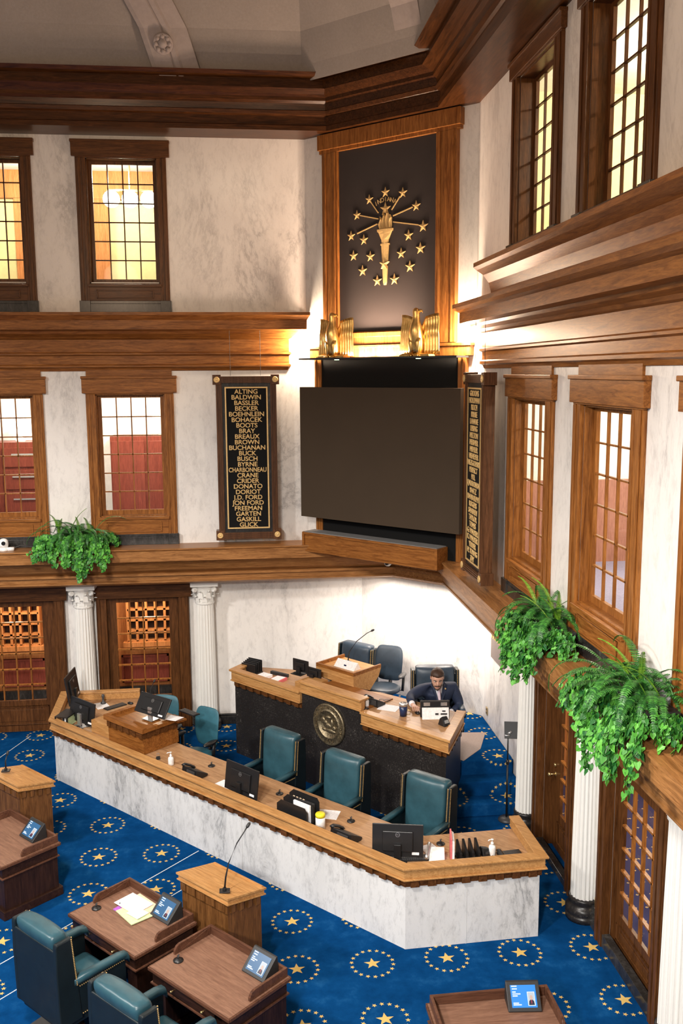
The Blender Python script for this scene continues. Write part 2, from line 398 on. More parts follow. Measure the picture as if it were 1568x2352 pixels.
m = MB(); m.prism([(2.40, 18.28), (4.39, 16.29), (4.6, 16.5), (2.6, 18.5)], 0, 3.06); m.build('wall_corner', 'white_marble', kind='structure')
AMID = [(-2.58, -1.34, 4.36, 6.64), (-4.92, -3.68, 4.36, 6.64)]; AUP = [(-2.58, -1.34, 8.62, 10.78), (-4.92, -3.68, 8.62, 10.78)]
walls('wall_back.001', A, -10, 1.30, -.165, 0, 3.5, 8.05, AMID, 'white_marble'); walls('wall_back.002', A, -10, 1.30, -.245, 0, 8.05, 11.3, AUP, 'white_marble')
BMID = [(11.42, 12.84, 4.36, 6.62), (8.8, 10.2, 4.36, 6.62), (6.1, 7.5, 4.36, 6.62)]
BUP = [(11.42, 12.92, 8.62, 10.9), (8.8, 10.32, 8.62, 10.9)]
walls('wall_right.001', B, 3.4, 15.11, -.165, 0, 3.5, 8.05, BMID, 'white_marble'); walls('wall_right.002', B, 3.4, 15.11, -.245, 0, 8.05, 11.3, BUP, 'white_marble')
m = MB(C); m.box(-11.575, -7.955, -.25, 0, 3.79, 11.3); m.build('wall_corner.001', 'white_marble', kind='structure')

# ---- mouldings running round the three walls; each profile row: (y on A, x+y on C, x on B, z)
TRIM_N = [0]
def rounds(rows, sides='ACB', mats=('oak', 'oak', 'oak_y'), xa=-10, yb=3.4):
    for side, mt in zip('ACB', mats):
        if side not in sides: continue
        m = MB(); va = []
        for ya, sc, xb, z in rows:
            k1 = (sc-ya, ya, z); k2 = (xb, sc-xb, z)
            a, b = {'A': ((xa, ya, z), k1), 'C': (k1, k2), 'B': (k2, (xb, yb, z))}[side]
            va.append((m.bm.verts.new(a), m.bm.verts.new(b)))
        for p, q in zip(va, va[1:]): m.quad([p[0], p[1], q[1], q[0]])
        TRIM_N[0] += 1; m.build('trim_%d' % TRIM_N[0], mt, kind='structure')
# ledge of the middle storey (carries the plants and the name boards)
rounds([(17.80, 20.6, 3.98, 3.82), (17.12, 20.3, 3.35, 3.82), (17.12, 20.3, 3.35, 3.795), (17.15, 20.33, 3.38, 3.77), (17.15, 20.33, 3.38, 3.58),
        (17.32, 20.38, 3.53, 3.565), (17.36, 20.38, 3.56, 3.50), (17.45, 20.42, 3.64, 3.36), (17.55, 20.46, 3.71, 3.29), (17.50, 20.44, 3.68, 3.28), (17.50, 20.44, 3.68, 3.235),
        (17.56, 20.47, 3.72, 3.225), (17.56, 20.47, 3.72, 3.14), (17.53, 20.45, 3.70, 3.13), (17.53, 20.45, 3.70, 3.10), (17.62, 20.52, 3.78, 3.05), (18.28, 20.68, 4.39, 3.05)], mats=('oak_ledge', 'oak_ledge', 'oak_ledge_y'))
# crowning cornice
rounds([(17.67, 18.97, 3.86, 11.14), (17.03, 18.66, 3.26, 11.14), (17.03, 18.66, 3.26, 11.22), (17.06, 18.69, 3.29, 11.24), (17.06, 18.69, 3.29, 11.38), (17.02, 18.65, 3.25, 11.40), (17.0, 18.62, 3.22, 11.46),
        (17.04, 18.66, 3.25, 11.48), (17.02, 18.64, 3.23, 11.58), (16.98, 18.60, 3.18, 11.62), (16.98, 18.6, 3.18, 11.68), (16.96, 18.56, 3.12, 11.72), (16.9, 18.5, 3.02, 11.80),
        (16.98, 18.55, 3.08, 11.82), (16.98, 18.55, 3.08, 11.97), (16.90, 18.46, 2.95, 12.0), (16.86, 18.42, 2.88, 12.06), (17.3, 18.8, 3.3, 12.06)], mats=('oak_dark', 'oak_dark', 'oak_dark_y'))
# middle cornices: one on the back wall, one on the right wall, each stopping short of the corner with a returned end
def cornice(fr, u_far, prof, end, sgn, mat):
    m = MB(fr)
    m.loft([[(u_far, d, z) for d, z in prof], [(end + sgn*d, d, z) for d, z in prof]], True, False)
    n = len(prof)
    ring = [m.bm.verts.new(fr(end + sgn*d, d, z)) for d, z in prof]; back = [m.bm.verts.new(fr(end + sgn*d, -.02, z)) for d, z in prof]
    for i in range(n-1): m.quad([ring[i], ring[i+1], back[i+1], back[i]])
    m.quad(ring)
    TRIM_N[0] += 1; m.build('trim_%d' % TRIM_N[0], mat, kind='structure')
pa = [(0, 8.09), (.42, 8.07), (.42, 8.02), (.40, 7.99), (.36, 7.93), (.36, 7.77), (.22, 7.75), (.20, 7.70), (.12, 7.65), (.09, 7.62), (.05, 7.60), (.05, 7.38), (.09, 7.36), (.09, 7.33), (.05, 7.31),
      (.05, 7.16), (.08, 7.14), (.08, 7.11), (.04, 7.09), (.02, 7.04), (0, 7.04)]
cornice(A, -10, pa, .92, 1, 'oak')
pb = [(0, 8.53), (.47, 8.52), (.47, 8.46), (.43, 8.42), (.34, 8.35), (.27, 8.24), (.24, 8.12), (.24, 8.08), (.42, 8.03), (.46, 8.03), (.46, 7.97), (.42, 7.93), (.36, 7.90), (.36, 7.74), (.22, 7.72), (.20, 7.68), (.12, 7.64), (.09, 7.60), (.05, 7.58),
      (.05, 7.36), (.09, 7.34), (.09, 7.31), (.05, 7.29), (.05, 7.17), (.08, 7.15), (.08, 7.11), (.04, 7.09), (.02, 7.04), (0, 7.04)]
def bcorn():
    m = MB(B); end = lambda d, z: (13.25 + .5*d) if z > 8.07 else (14.5 + .75*d)
    m.loft([[(3.4, d, z) for d, z in pb], [(end(d, z), d, z) for d, z in pb]], True, False)
    ring = [m.bm.verts.new(B(end(d, z), d, z)) for d, z in pb]; back = [m.bm.verts.new(B(end(d, z), -.02, z)) for d, z in pb]
    for i in range(len(pb)-1): m.quad([ring[i], ring[i+1], back[i+1], back[i]])
    TRIM_N[0] += 1; m.build('trim_%d' % TRIM_N[0], 'oak_y', kind='structure')
bcorn()

# ---- ceiling: coved octagonal vault with plaster ribs
def ceiling():
    prof = [(.55, 11.95), (.62, 12.2), (.80, 12.7), (1.15, 13.25), (1.7, 13.8), (2.5, 14.3), (3.4, 14.6), (4.3, 14.7)]
    m = MB(); va = []
    for d, z in prof:
        sc = 18.97-1.414*d*.8
        ya, xb = 17.67-d, 3.86-d
        va.append([m.bm.verts.new(p) for p in ((-12, ya, z), (sc-ya, ya, z), (xb, sc-xb, z), (xb, -3, z))])
    for p, q in zip(va, va[1:]):
        for i in range(3): m.quad([p[i], p[i+1], q[i+1], q[i]])
    e = va[-1]; m.quad([e[0], e[1], e[2], e[3], m.bm.verts.new((-12, -3, 14.7))])
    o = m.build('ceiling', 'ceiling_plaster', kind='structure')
    def surf(d):
        for (d0, z0), (d1, z1) in zip(prof, prof[1:]):
            if d <= d1: return z0+(z1-z0)*(d-d0)/(d1-d0)
        return prof[-1][1]
    # ribs rise from the cornice and lean with the diagonal of the corner
    def rib(name, base, w, h, off, k=1.0):
        m = MB(); rings = []
        for i in range(13):
            d = .56 + i*.26; z = surf(d) - .02
            x = base - (d-.56)*k; y = 17.67-d
            t = Vector((-k, -1, 0)).normalized(); nx = Vector((1, 0, 0))
            dn = Vector((0, -.8, -.6)) if d < 1.6 else Vector((0, -.4, -.9))
            rings.append([Vector((x, y, z)) + nx*p + dn*q for p, q in off])
        m.loft(rings); return m.build(name, 'rib_plaster', o)
    rib('rib', -.86, 0, 0, [(-.38, 0), (-.38, .10), (-.30, .13), (-.02, .13), (0, .11), (.02, .13), (.10, .13), (.14, .10), (.40, .06), (.40, 0)], .95)
    # the two ribs of the corner face
    def crib(s0, offs, k):
        m = MB(); rings = []
        for i in range(12):
            d = .30 + i*.24; z = surf(d+.28) - .02
            rings.append([C(s0 + k*(d-.3) + p, d + q*.7 + .02, z - q*.6) for p, q in offs])
        m.loft(rings); m.build('rib', 'rib_plaster', o)
    crib(-11.22, [(-.09, 0), (-.09, .08), (-.02, .08), (0, .05), (.03, .05), (.05, .08), (.11, .08), (.11, 0)], .0)
    crib(-9.0, [(-.2, 0), (-.2, .12), (.3, .12), (.3, 0)], .0)
    m = MB(); rings = []
    for i in range(9):
        d = .62 + i*.26; z = surf(d+.28) - .02
        rings.append([C(s, d + q*.6, z - q*.6) for s, q in ((-11.0, 0), (-11.0, .05), (-9.35, .05), (-9.35, 0))])
    m.loft(rings); m.build('vault_panel', 'rib_plaster', o)
    # rosette on the rib
    m = MB(); c = Vector((-1.10, 16.81, 12.42)); rm = Vector((0, -.86, -.5)).to_track_quat('Z', 'Y').to_matrix()
    m.lathe([(.0, .0), (.17, .0), (.17, .03), (.14, .05), (.12, .03), (.07, .03), (.06, .07), (0, .08)], c, 18, m=rm)
    for k in range(8): m.sphere(c + rm @ Vector((.115*cos(k*pi/4), .115*sin(k*pi/4), .04)), .04, .04, .025, 8, rm)
    m.build('rosette', 'rib_plaster', o, True)
ceiling()

# ---- windows and doors
def muntins(m, u0, u1, d, z0, z1, cols, rows, t=.02, th=.035):
    for i in range(1, cols): u = u0+(u1-u0)*i/cols; m.box(u-t/2, u+t/2, d-th/2, d+th/2, z0, z1)
    for j in range(1, rows): z = z0+(z1-z0)*j/rows; m.box(u0, u1, d-th/2, d+th/2, z-t/2, z+t/2)
WN = [0]
def window(fr, o0, o1, zb, zs, zh, zt, cas, depth, rows, cols, up, al, dark=False, panel=True):
    """o0..o1: opening; zb base, zs glass bottom, zh head, zt top of header; depth: sash behind the wall face"""
    WN[0] += 1; r = setting('window_%d' % WN[0], fr((o0+o1)/2, 0, zb))
    m = MB(fr)
    for a, b in ((o0-cas, o0), (o1, o1+cas)):
        m.box(a, b, 0, .045, zb, zh); i0, i1 = (a+.03, a+cas*.45) if a < o0 else (b-cas*.45, b-.03)
        m.box(i0, i1, .045, .06, zb, zh); e = (b-.05, b) if a < o0 else (a, a+.05); m.box(e[0], e[1], .045, .055, zb, zh)
    m.build('casing', up, r, bevel=.006)
    m = MB(fr); m.box(o0-cas, o1+cas, 0, .05, zh, zt); m.box(o0-cas-.06, o1+cas+.06, .0, .075, zh+.02, zt)
    m.box(o0-cas-.07, o1+cas+.07, 0, .10, zt-.05, zt); m.build('header', al, r, bevel=.008)
    m = MB(fr)  # lining of the reveal
    m.box(o0, o0+.02, -depth-.03, 0, zs-.05, zh); m.box(o1-.02, o1, -depth-.03, 0, zs-.05, zh); m.box(o0, o1, -depth-.03, 0, zh-.02, zh); m.box(o0, o1, -depth-.03, .02, zs-.09, zs-.038)
    m.build('reveal', up, r)
    g0, g1, gz0, gz1 = o0+.085, o1-.085, zs+.05, zh-.07
    m = MB(fr); d0, d1 = -depth-.025, -depth+.02
    m.box(o0+.02, g0, d0, d1, zs-.05, zh-.02); m.box(g1, o1-.02, d0, d1, zs-.05, zh-.02); m.box(g0, g1, d0, d1, zs-.05, gz0); m.box(g0, g1, d0, d1, gz1, zh-.02)
    muntins(m, g0, g1, -depth, gz0, gz1, cols, rows); m.build('sash', 'oak_deep_up' if dark else up, r)
    m = MB(fr); m.poly([(g0, -depth, gz0), (g1, -depth, gz0), (g1, -depth, gz1), (g0, -depth, gz1)]); m.build('pane', 'window_glass', r)
    m = MB(fr); m.box(o0-.03, o1+.03, 0, .09, zs-.11, zs-.06)
    if zs-.11 > zb+.2: m.box(o0-.01, o1+.01, 0, .06, zb+.2, zs-.11)
    pz0, pz1 = zb+.24, zs-.16
    if pz1-pz0 > .06:
     for a, b, c, e in ((o0+.12, o1-.12, pz1-.018, pz1), (o0+.12, o1-.12, pz0, pz0+.018), (o0+.12, o0+.138, pz0, pz1), (o1-.138, o1-.12, pz0, pz1)): m.box(a, b, .06, .075, c, e)
    m.build('sill_panel', al, r, bevel=.004)
    m = MB(fr); m.box(o0-.02, o1+.02, 0, .075, zb, zb+.15); m.box(o0-.02, o1+.02, 0, .06, zb+.15, zb+.2)
    for a, b in ((o0-cas-.02, o0-.0), (o1+.0, o1+cas+.02)): m.box(a, b, 0, .09, zb, zb+.2)
    m.build('plinth', 'dark_stone', r, bevel=.004)
    return r
for o0, o1, _, _ in AMID: window(A, o0, o1, 3.82, 4.41, 6.62, 6.95, .17, .13, 6, 4, 'oak_up', 'oak')
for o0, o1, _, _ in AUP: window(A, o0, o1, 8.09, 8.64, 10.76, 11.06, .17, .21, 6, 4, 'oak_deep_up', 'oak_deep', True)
for o0, o1, _, _ in BMID: window(B, o0, o1, 3.82, 4.41, 6.62, 6.95, .24, .13, 6, 4, 'oak_up', 'oak_y')
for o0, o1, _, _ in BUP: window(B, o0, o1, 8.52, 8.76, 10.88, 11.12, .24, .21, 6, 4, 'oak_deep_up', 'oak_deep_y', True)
for fr, lst, mt in ((A, AMID, 'oak'), (B, BMID, 'oak_y')):   # frieze blocks between header and cornice
    m = MB(fr)
    for o0, o1, _, _ in lst: m.box(o0-.15, o1+.15, 0, .03, 6.95, 7.06)
    TRIM_N[0] += 1; m.build('trim_%d' % TRIM_N[0], mt, kind='structure')
DN = [0]
def door(fr, o0, o1, gz0, gz1, g0, g1, depth, cols, rows, up, al, handle=None, cas=.2, frame=.03):
    DN[0] += 1; r = setting('door_%d' % DN[0], fr((o0+o1)/2, 0, 0)); top = 2.69; f = -.08
    m = MB(fr)
    for a, b in ((o0-cas, o0), (o1, o1+cas)):
        m.box(a, b, f, frame, 0, top); i0, i1 = (a+.02, a+.08) if a < o0 else (b-.08, b-.02); m.box(i0, i1, frame, frame+.02, .0, top)
        i0, i1 = (b-.06, b) if a < o0 else (a, a+.06); m.box(i0, i1, frame, frame+.012, .0, top)
    m.build('casing', up, r, bevel=.006)
    m = MB(fr); m.box(o0-cas, o1+cas, f, frame+.02, top, 2.9); m.box(o0-cas-.06, o1+cas+.06, f, frame+.05, top-.02, 3.05); m.build('header', al, r, bevel=.008)
    m = MB(fr); m.box(o0, o0+.02, -depth-.03, f, 0, top); m.box(o1-.02, o1, -depth-.03, f, 0, top); m.box(o0, o1, -depth-.03, f, top-.02, top); m.build('reveal', up, r)
    m = MB(fr); d0, d1 = -depth-.03, -depth+.02
    m.box(o0+.02, g0, d0, d1, .02, top-.02); m.box(g1, o1-.02, d0, d1, .02, top-.02); m.box(g0, g1, d0, d1, gz1, top-.02); m.box(g0, g1, d0, d1, .02, gz0)
    z1 = gz0-.12; z0 = .16
    for a, b, c, e in ((g0-.04, g1+.04, z1-.02, z1), (g0-.04, g1+.04, z0, z0+.02), (g0-.04, g0-.02, z0, z1), (g1+.02, g1+.04, z0, z1)): m.box(a, b, d1, d1+.018, c, e)
    m.box(g0+.05, g1-.05, d1, d1+.012, z0+.07, z1-.07)
    m.build('leaf', up, r, bevel=.004)
    m = MB(fr); muntins(m, g0, g1, -depth, gz0, gz1, cols, rows, .024, .045); m.build('glazing_bars', 'oak_up', r)
    m = MB(fr); m.poly([(g0, -depth, gz0), (g1, -depth, gz0), (g1, -depth, gz1), (g0, -depth, gz1)]); m.build('pane', 'window_glass', r)
    if handle:
        u, z, kind = handle; m = MB(fr)
        if kind == 'plate':
            m.box(u-.03, u+.03, d1, d1+.01, z-.18, z+.18); m.tube([(u, d1, z-.1), (u, d1+.06, z-.1), (u, d1+.06, z+.1), (u, d1, z+.1)], .012)
        else:
            m.tube([(u, d1, z), (u, d1+.09, z)], .014); m.sphere((u, d1+.1, z), .032, .025, .032); m.tube([(u, d1, z+.14), (u, d1+.03, z+.14)], .028); m.tube([(u, d1, z), (u, d1+.012, z)], .035)
        m.build('handle', 'brass', r, True)
    return r
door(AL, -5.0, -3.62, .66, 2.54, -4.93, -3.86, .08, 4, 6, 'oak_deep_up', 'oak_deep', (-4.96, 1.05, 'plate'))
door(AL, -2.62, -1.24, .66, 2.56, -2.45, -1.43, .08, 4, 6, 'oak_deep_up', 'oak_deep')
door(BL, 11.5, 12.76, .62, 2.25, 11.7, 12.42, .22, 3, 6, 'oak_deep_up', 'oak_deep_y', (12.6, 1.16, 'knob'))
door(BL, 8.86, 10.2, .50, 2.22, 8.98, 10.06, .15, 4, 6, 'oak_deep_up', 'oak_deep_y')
# skirting of dark stone
def skirt(name, fr, segs):
    m = MB(fr)
    for a, b in segs: m.box(a, b, -.08, 0, 0, .16); m.box(a, b, -.08, -.03, .16, .2)
    m.build(name, 'dark_stone', kind='structure', bevel=.004)
skirt('baseboard_back', AL, [(-3.4, -2.84), (-1.02, 2.3)]); skirt('baseboard_right', BL, [(12.98, 13.6), (10.42, 11.28), (3.4, 8.64)])
m = MB(BL); m.box(11.28, 12.98, -.08, .02, 0, .1); m.box(8.64, 10.42, -.08, .02, 0, .16); m.build('baseboard_right.001', 'dark_stone', kind='structure', bevel=.004)

# ---- rooms behind the glass
def room(tagn, x0, x1, y0, y1, z0, z1, open_side, mats, lights, floor='corridor_carpet', pw=60, col=(1, .9, .72)):
    m = MB(); t = .08
    m.box(x0, x1, y0, y1, z0-t, z0); m.build('floor_'+tagn, floor, kind='structure')
    m = MB(); m.box(x0, x1, y0, y1, z1, z1+t); m.build('ceiling_'+tagn, 'white_wall', kind='structure')
    m = MB()
    if open_side == 'y': m.box(x0, x1, y1, y1+t, z0, z1); m.box(x0-t, x0, y0, y1, z0, z1); m.box(x1, x1+t, y0, y1, z0, z1)
    else: m.box(x1, x1+t, y0, y1, z0, z1); m.box(x0, x1, y0-t, y0, z0, z1); m.box(x0, x1, y1, y1+t, z0, z1)
    m.build('wall_'+tagn, mats, kind='structure')
    for p in lights: lamp('room_light', 'POINT', p, pw, col, .15)
room('back_lobby', -7.5, 1.6, 18.54, 19.95, 0, 2.95, 'y', 'warm_panel', [(-4.6, 19.1, 2.7), (-1.9, 19.1, 2.7)], 'corridor_carpet', 75, (1, .82, .6))
room('back_office', -7.5, 1.2, 17.85, 22.2, 3.82, 7.2, 'y', 'white_wall', [(-4.0, 20.2, 6.8), (-1.6, 20.2, 6.8)], 'corridor_carpet', 210)
room('back_gallery', -7.5, 1.2, 17.93, 21.6, 8.0, 11.3, 'y', 'yellow_wall', [(-4.2, 19.8, 10.8), (-2.2, 19.8, 10.8)], 'corridor_carpet', 210)
room('side_lobby', 4.66, 8.2, 4, 15, 0, 2.95, 'x', 'warm_panel', [(6.2, 12.6, 2.7), (6.2, 9, 2.7)], 'corridor_carpet', 130, (1, .86, .68))
room('side_office', 4.04, 8.2, 4, 15, 3.82, 7.2, 'x', 'white_wall', [(6.4, 12.5, 6.8), (6.4, 8.5, 6.8)], 'lilac_carpet', 260)
room('side_gallery', 4.12, 8.2, 4, 15, 8.0, 11.3, 'x', 'yellow_wall', [(6.4, 12.5, 10.9), (6.4, 9, 10.9)], 'corridor_carpet', 420)
def strip(n, mat, *boxes):
    m = MB()
    for b in boxes: m.box(*b)
    return m.build(n, mat)

def fit(name, label, cat, loc): return thing(name, label, cat, loc)
# back lobby: panelling with pigeonholes over a dark skirting
TRIM_N[0] += 1; strip('trim_%d' % TRIM_N[0], 'dark_stone', (-7.4, 1.5, 19.88, 19.95, 0, .3)).__setitem__('kind', 'structure')
for x0, x1, lb in ((-2.42, -1.45, 'oak pigeonhole shelf seen through the second glazed door'), (-5.2, -4.25, 'oak pigeonhole shelf seen through the leftmost glazed door')):
    t = thing('pigeonhole_shelf', lb, 'shelf', ((x0+x1)/2, 19.88, 1.3), 0, 'pigeonhole shelves in the lobby')
    m = MB(); m.box(x0, x1, 19.90, 19.94, 1.35, 2.5); m.build('back', 'walnut_up', t)
    m = MB(); n = 5
    for i in range(n+1): x = x0+(x1-x0)*i/n; m.box(x-.025, x+.025, 19.72, 19.93, 1.35, 2.5)
    for j in range(6): z = 1.35+j*.23; m.box(x0, x1, 19.72, 19.93, z-.02, z+.02)
    m.box(x0-.1, x1+.1, 19.66, 19.93, 1.24, 1.34); m.build('grid', 'warm_panel', t)
for a, b in ((-5.1, -4.2), (-2.6, -1.6), (-1.5, -.6)):
    m = MB(); m.box(a, b, 19.90, 19.95, .4, 1.0)
    for q in ((a, b, .96, 1.0), (a, b, .4, .44), (a, a+.04, .4, 1.0), (b-.04, b, .4, 1.0)): m.box(q[0], q[1], 19.87, 19.93, q[2], q[3])
    TRIM_N[0] += 1; m.build('trim_%d' % TRIM_N[0], 'cherry', kind='structure')
# office: cabinets
t = thing('cabinet', 'tall reddish wood cabinet seen through the window left of the name board', 'cabinet', (-2.2, 21.7, 3.82), 0, 'cabinets behind the windows'); m = MB(); m.box(-2.85, -1.3, 21.4, 22.1, 3.82, 5.6); m.build('body', 'cherry', t)
for x in (-2.82, -2.05): m = MB(); m.box(x, x+.72, 21.37, 21.4, 3.9, 5.5); m.build('door', 'cherry', t, bevel=.01)
t = thing('dresser', 'low reddish wood dresser seen through the leftmost middle window', 'cabinet', (-5.2, 21.7, 3.82), 0, 'cabinets behind the windows'); m = MB(); m.box(-6.3, -4.3, 21.45, 22.1, 3.82, 5.5); m.build('body', 'cherry', t)
for j in range(3):
    for x in (-6.2, -5.2): m = MB(); m.box(x, x+.9, 21.42, 21.45, 3.95+j*.5, 4.38+j*.5); d = m.build('drawer', 'cherry', t, bevel=.008); m = MB(); m.box(x+.2, x+.7, 21.39, 21.42, 4.22+j*.5, 4.25+j*.5); m.build('handle', 'silver', d)
t = thing('table_lamp', 'white table lamp on the dresser behind the leftmost middle window', 'lamp', (-4.85, 21.7, 5.5)); m = MB(); m.lathe([(.0, 0), (.12, 0), (.10, .04), (.05, .1), (.04, .2), (0, .2)], (-4.85, 21.7, 5.5), 16); m.build('base', 'white_plastic', t, True); m = MB(); m.lathe([(.24, .18), (.2, .38), (.1, .5), (.0, .5)], (-4.85, 21.7, 5.5), 20); m.build('lamp_shade', 'lamp_glow', t, True)
t = thing('curtain', 'white curtain hanging inside the window left of the name board', 'curtain', (-2.95, 18.6, 4.2)); m = MB(); m.loft([[( -2.95+.30*q/14, 18.6+.03*sin(q*1.9)+e, z) for q in range(15) for e in (0,)] + [(-2.65-.30*q/14, 18.66+.03*sin((14-q)*1.9), z) for q in range(15)] for z in (4.2, 6.9)]); m.build('cloth', 'white_wall', t)
# gallery: wood trim and globe lamp
for b in ((-7.4, 1.1, 21.45, 21.6, 10.72, 11.3), (-3.05, -2.68, 21.45, 21.6, 8, 10.715), (-4.66, -4.35, 21.45, 21.6, 8, 10.715)): TRIM_N[0] += 1; strip('trim_%d' % TRIM_N[0], 'warm_panel', b).__setitem__('kind', 'structure')
t = thing('globe_lamp', 'bright cluster of white lamp globes behind the upper window', 'lamp', (-2.05, 19.9, 10.55)); m = MB(); m.tube([(-2.05, 19.9, 11.3), (-2.05, 19.9, 10.6)], .02); m.tube([(-2.5, 19.9, 10.62), (-1.6, 19.9, 10.62)], .02); m.build('stem', 'brass', t)
for x in (-2.42, -2.05, -1.68): m = MB(); m.sphere((x, 19.9, 10.45), .17, n=16); m.build('globe', 'lamp_glow', t, True)
# side office: dado on the end wall
TRIM_N[0] += 1; strip('trim_%d' % TRIM_N[0], 'rose_panel', (4.2, 8.1, 14.9, 15, 3.82, 5.2)).__setitem__('kind', 'structure')
# ================================================================== COLUMNS
def column(x, y, r, label, ztop=3.06, base=True):
    t = thing('fluted_column', label, 'column', (x, y, 0), 0, 'fluted marble columns under the ledge')
    m = MB(); n = 20; rings = []; seg = 6
    def ring(rad, z): 
        out = []
        for i in range(n*seg):
            a = 2*pi*i/(n*seg); f = (i % seg)/seg; dip = .085*sin(pi*min(1, f/.8)) if f < .8 else 0
            out.append((x+rad*(1-dip)*cos(a), y+rad*(1-dip)*sin(a), z))
        return out
    m.loft([ring(r*1.04, .3), ring(r*1.02, .9), ring(r*.97, 1.7), ring(r*.9, 2.55)]); m.build('shaft', 'column_stone', t)
    m = MB(); m.lathe([(r*1.4, 0), (r*1.4, .07), (r*1.3, .075), (r*1.42, .11), (r*1.42, .15), (r*1.3, .18), (r*1.12, .2), (r*1.1, .23), (r*1.2, .26), (r*1.2, .29), (r*1.06, .3)], (x, y, 0), 28); m.build('base', 'black_granite', t, True)
    m = MB(); m.lathe([(r*.9, 2.55), (r*1.02, 2.56), (r*1.02, 2.59), (r*.92, 2.61), (r*.95, 2.75), (r*1.15, 2.88), (r*1.3, 2.93)], (x, y, 0), 24)
    for row, (z0, h, rr, k) in enumerate(((2.61, .13, 1.0, 8), (2.68, .17, 1.05, 8))):
        for i in range(k):   # acanthus leaves curling outwards
            a = 2*pi*(i+.5*row)/k; ca, sa = cos(a), sin(a)
            for w0 in (-1, 1):
                pts = []
                for q in range(6):
                    f = q/5; rad = r*(rr+.02+.42*f**3); z = z0+h*sin(f*pi*.6); w = .055*(1-f*.6)*w0
                    pts.append(((x+rad*ca, y+rad*sa, z), (x+rad*ca-w*sa, y+rad*sa+w*ca, z-.012)))
                for p, q2 in zip(pts, pts[1:]): m.poly([p[0], q2[0], q2[1], p[1]])
    for i in range(4):       # corner volutes
        a = pi/4+i*pi/2; m.lathe([(.045, -.03), (.055, 0), (.045, .03)], (x+r*1.42*cos(a), y+r*1.42*sin(a), 2.86), 10, m=Matrix.Rotation(a, 3, 'Z') @ Matrix.Rotation(pi/2, 3, 'X'))
    q = r*1.42; m.box(x-q, x+q, y-q, y+q, 2.93, ztop); m.build('capital', 'column_stone', t)
    return t
column(-3.04, 18.06, .185, 'white fluted column between the two glazed doors of the back wall')
column(-.72, 18.06, .185, 'white fluted column right of the second glazed door, behind the blue task chairs')
column(4.28, 13.26, .155, 'slim white fluted column behind the microphone stand, nearest the far corner')
column(4.31, 10.87, .165, 'white fluted column between two glazed doors of the right wall, black base showing')
column(4.34, 8.38, .165, 'white fluted column cut by the right edge of the photo')

# ================================================================== PLATFORM AND STEPS
m = MB(); m.prism([(.28, 17.2), (1.2, 16.2), (2.9, 14.28), (4.38, 14.28), (4.38, 16.28), (2.4, 18.27), (1.1, 18.27)], 0, .68); m.build('floor.001', 'star_carpet', kind='structure', bevel=.02)
m = MB(); m.box(2.98, 4.38, 13.98, 14.28, 0, .453); m.box(2.98, 4.38, 13.68, 13.98, 0, .227)
o = m.build('carpeted_steps', 'star_carpet', bevel=.025); tag(o, 'two blue carpeted steps with gold stars beside the black granite rostrum', 'steps')

# ================================================================== DESK HELPERS
def offs(path, d):
    """offset an open polyline to its right-hand side by d, mitred"""
    out = []; P = [Vector(p) for p in path]
    nr = [Vector(((b-a).y, -(b-a).x)).normalized() for a, b in zip(P, P[1:])]
    for i, p in enumerate(P):
        if i == 0: out.append(p+nr[0]*d)
        elif i == len(P)-1: out.append(p+nr[-1]*d)
        else:
            h = (nr[i-1]+nr[i]); k = d/(h.length/2)/1 if h.length else d; out.append(p + h.normalized()*(d/max(.3, h.normalized().dot(nr[i]))))
    return out
def band(m, path, a, b, z0, z1):
    o1, o2 = offs(path, b), offs(path, a)
    for i in range(len(path)-1):
        m.prism([tuple(o1[i]), tuple(o1[i+1]), tuple(o2[i+1]), tuple(o2[i])], z0, z1)
def dentils(m, path, a, b, z0, z1, pitch, w):
    P = [Vector(p) for p in path]
    for p, q in zip(P, P[1:]):
        L = (q-p).length; t = (q-p)/L; nrm = Vector((t.y, -t.x)); k = max(1, int(L/pitch))
        for i in range(k):
            c = p + t*((i+.5)*L/k)
            m.prism([tuple(c-t*w/2+nrm*a), tuple(c+t*w/2+nrm*a), tuple(c+t*w/2+nrm*b), tuple(c-t*w/2+nrm*b)], z0, z1)
# ================================================================== CLERKS' DESK
RZD = radians(-46.9)
desk = thing('clerk_desk', 'long angled white marble clerk desk with oak rim and dentil band', 'desk', (0, 13.2, 0), RZD)
DP = [(-1.95, 17.33), (-3.33, 17.33), (-3.28, 15.96), (1.89, 10.43), (3.586, 10.50), (3.55, 11.53)]
m = MB(); band(m, DP, -.12, 0, 0, .86)
P2 = offs(DP, .004)
for i, f in ((2, .28), (2, .62), (3, .45)):
    p, q = Vector(P2[i]), Vector(P2[i+1]); c = p.lerp(q, f)
    t = (q-p).normalized()*.004; m.prism([tuple(c-t), tuple(c+t), tuple(c+t+Vector((t.y, -t.x))*.4), tuple(c-t+Vector((t.y, -t.x))*.4)], 0, .84)
m.build('marble_front', 'grey_marble', desk)
m = MB(); band(m, DP, -.06, .085, 1.068, 1.10); band(m, DP, -.045, .05, .945, 1.068); band(m, DP, -.03, .075, .925, .947); m.build('rim', 'oak_gold', desk, bevel=.008)
m = MB(); band(m, DP, -.02, .02, .83, .926); dentils(m, DP, .02, .055, .835, .924, .205, .105); m.build('dentil_band', 'oak_deep', desk)
m = MB(); m.prism([(-3.3, 17.3), (-3.25, 16.0), (1.92, 10.49), (3.56, 10.55), (3.53, 11.5), (2.33, 11.45), (-.97, 14.88), (-1.75, 15.8), (-1.75, 17.3)], .88, .93); m.build('worktop', 'desk_top_oak', desk, bevel=.006)
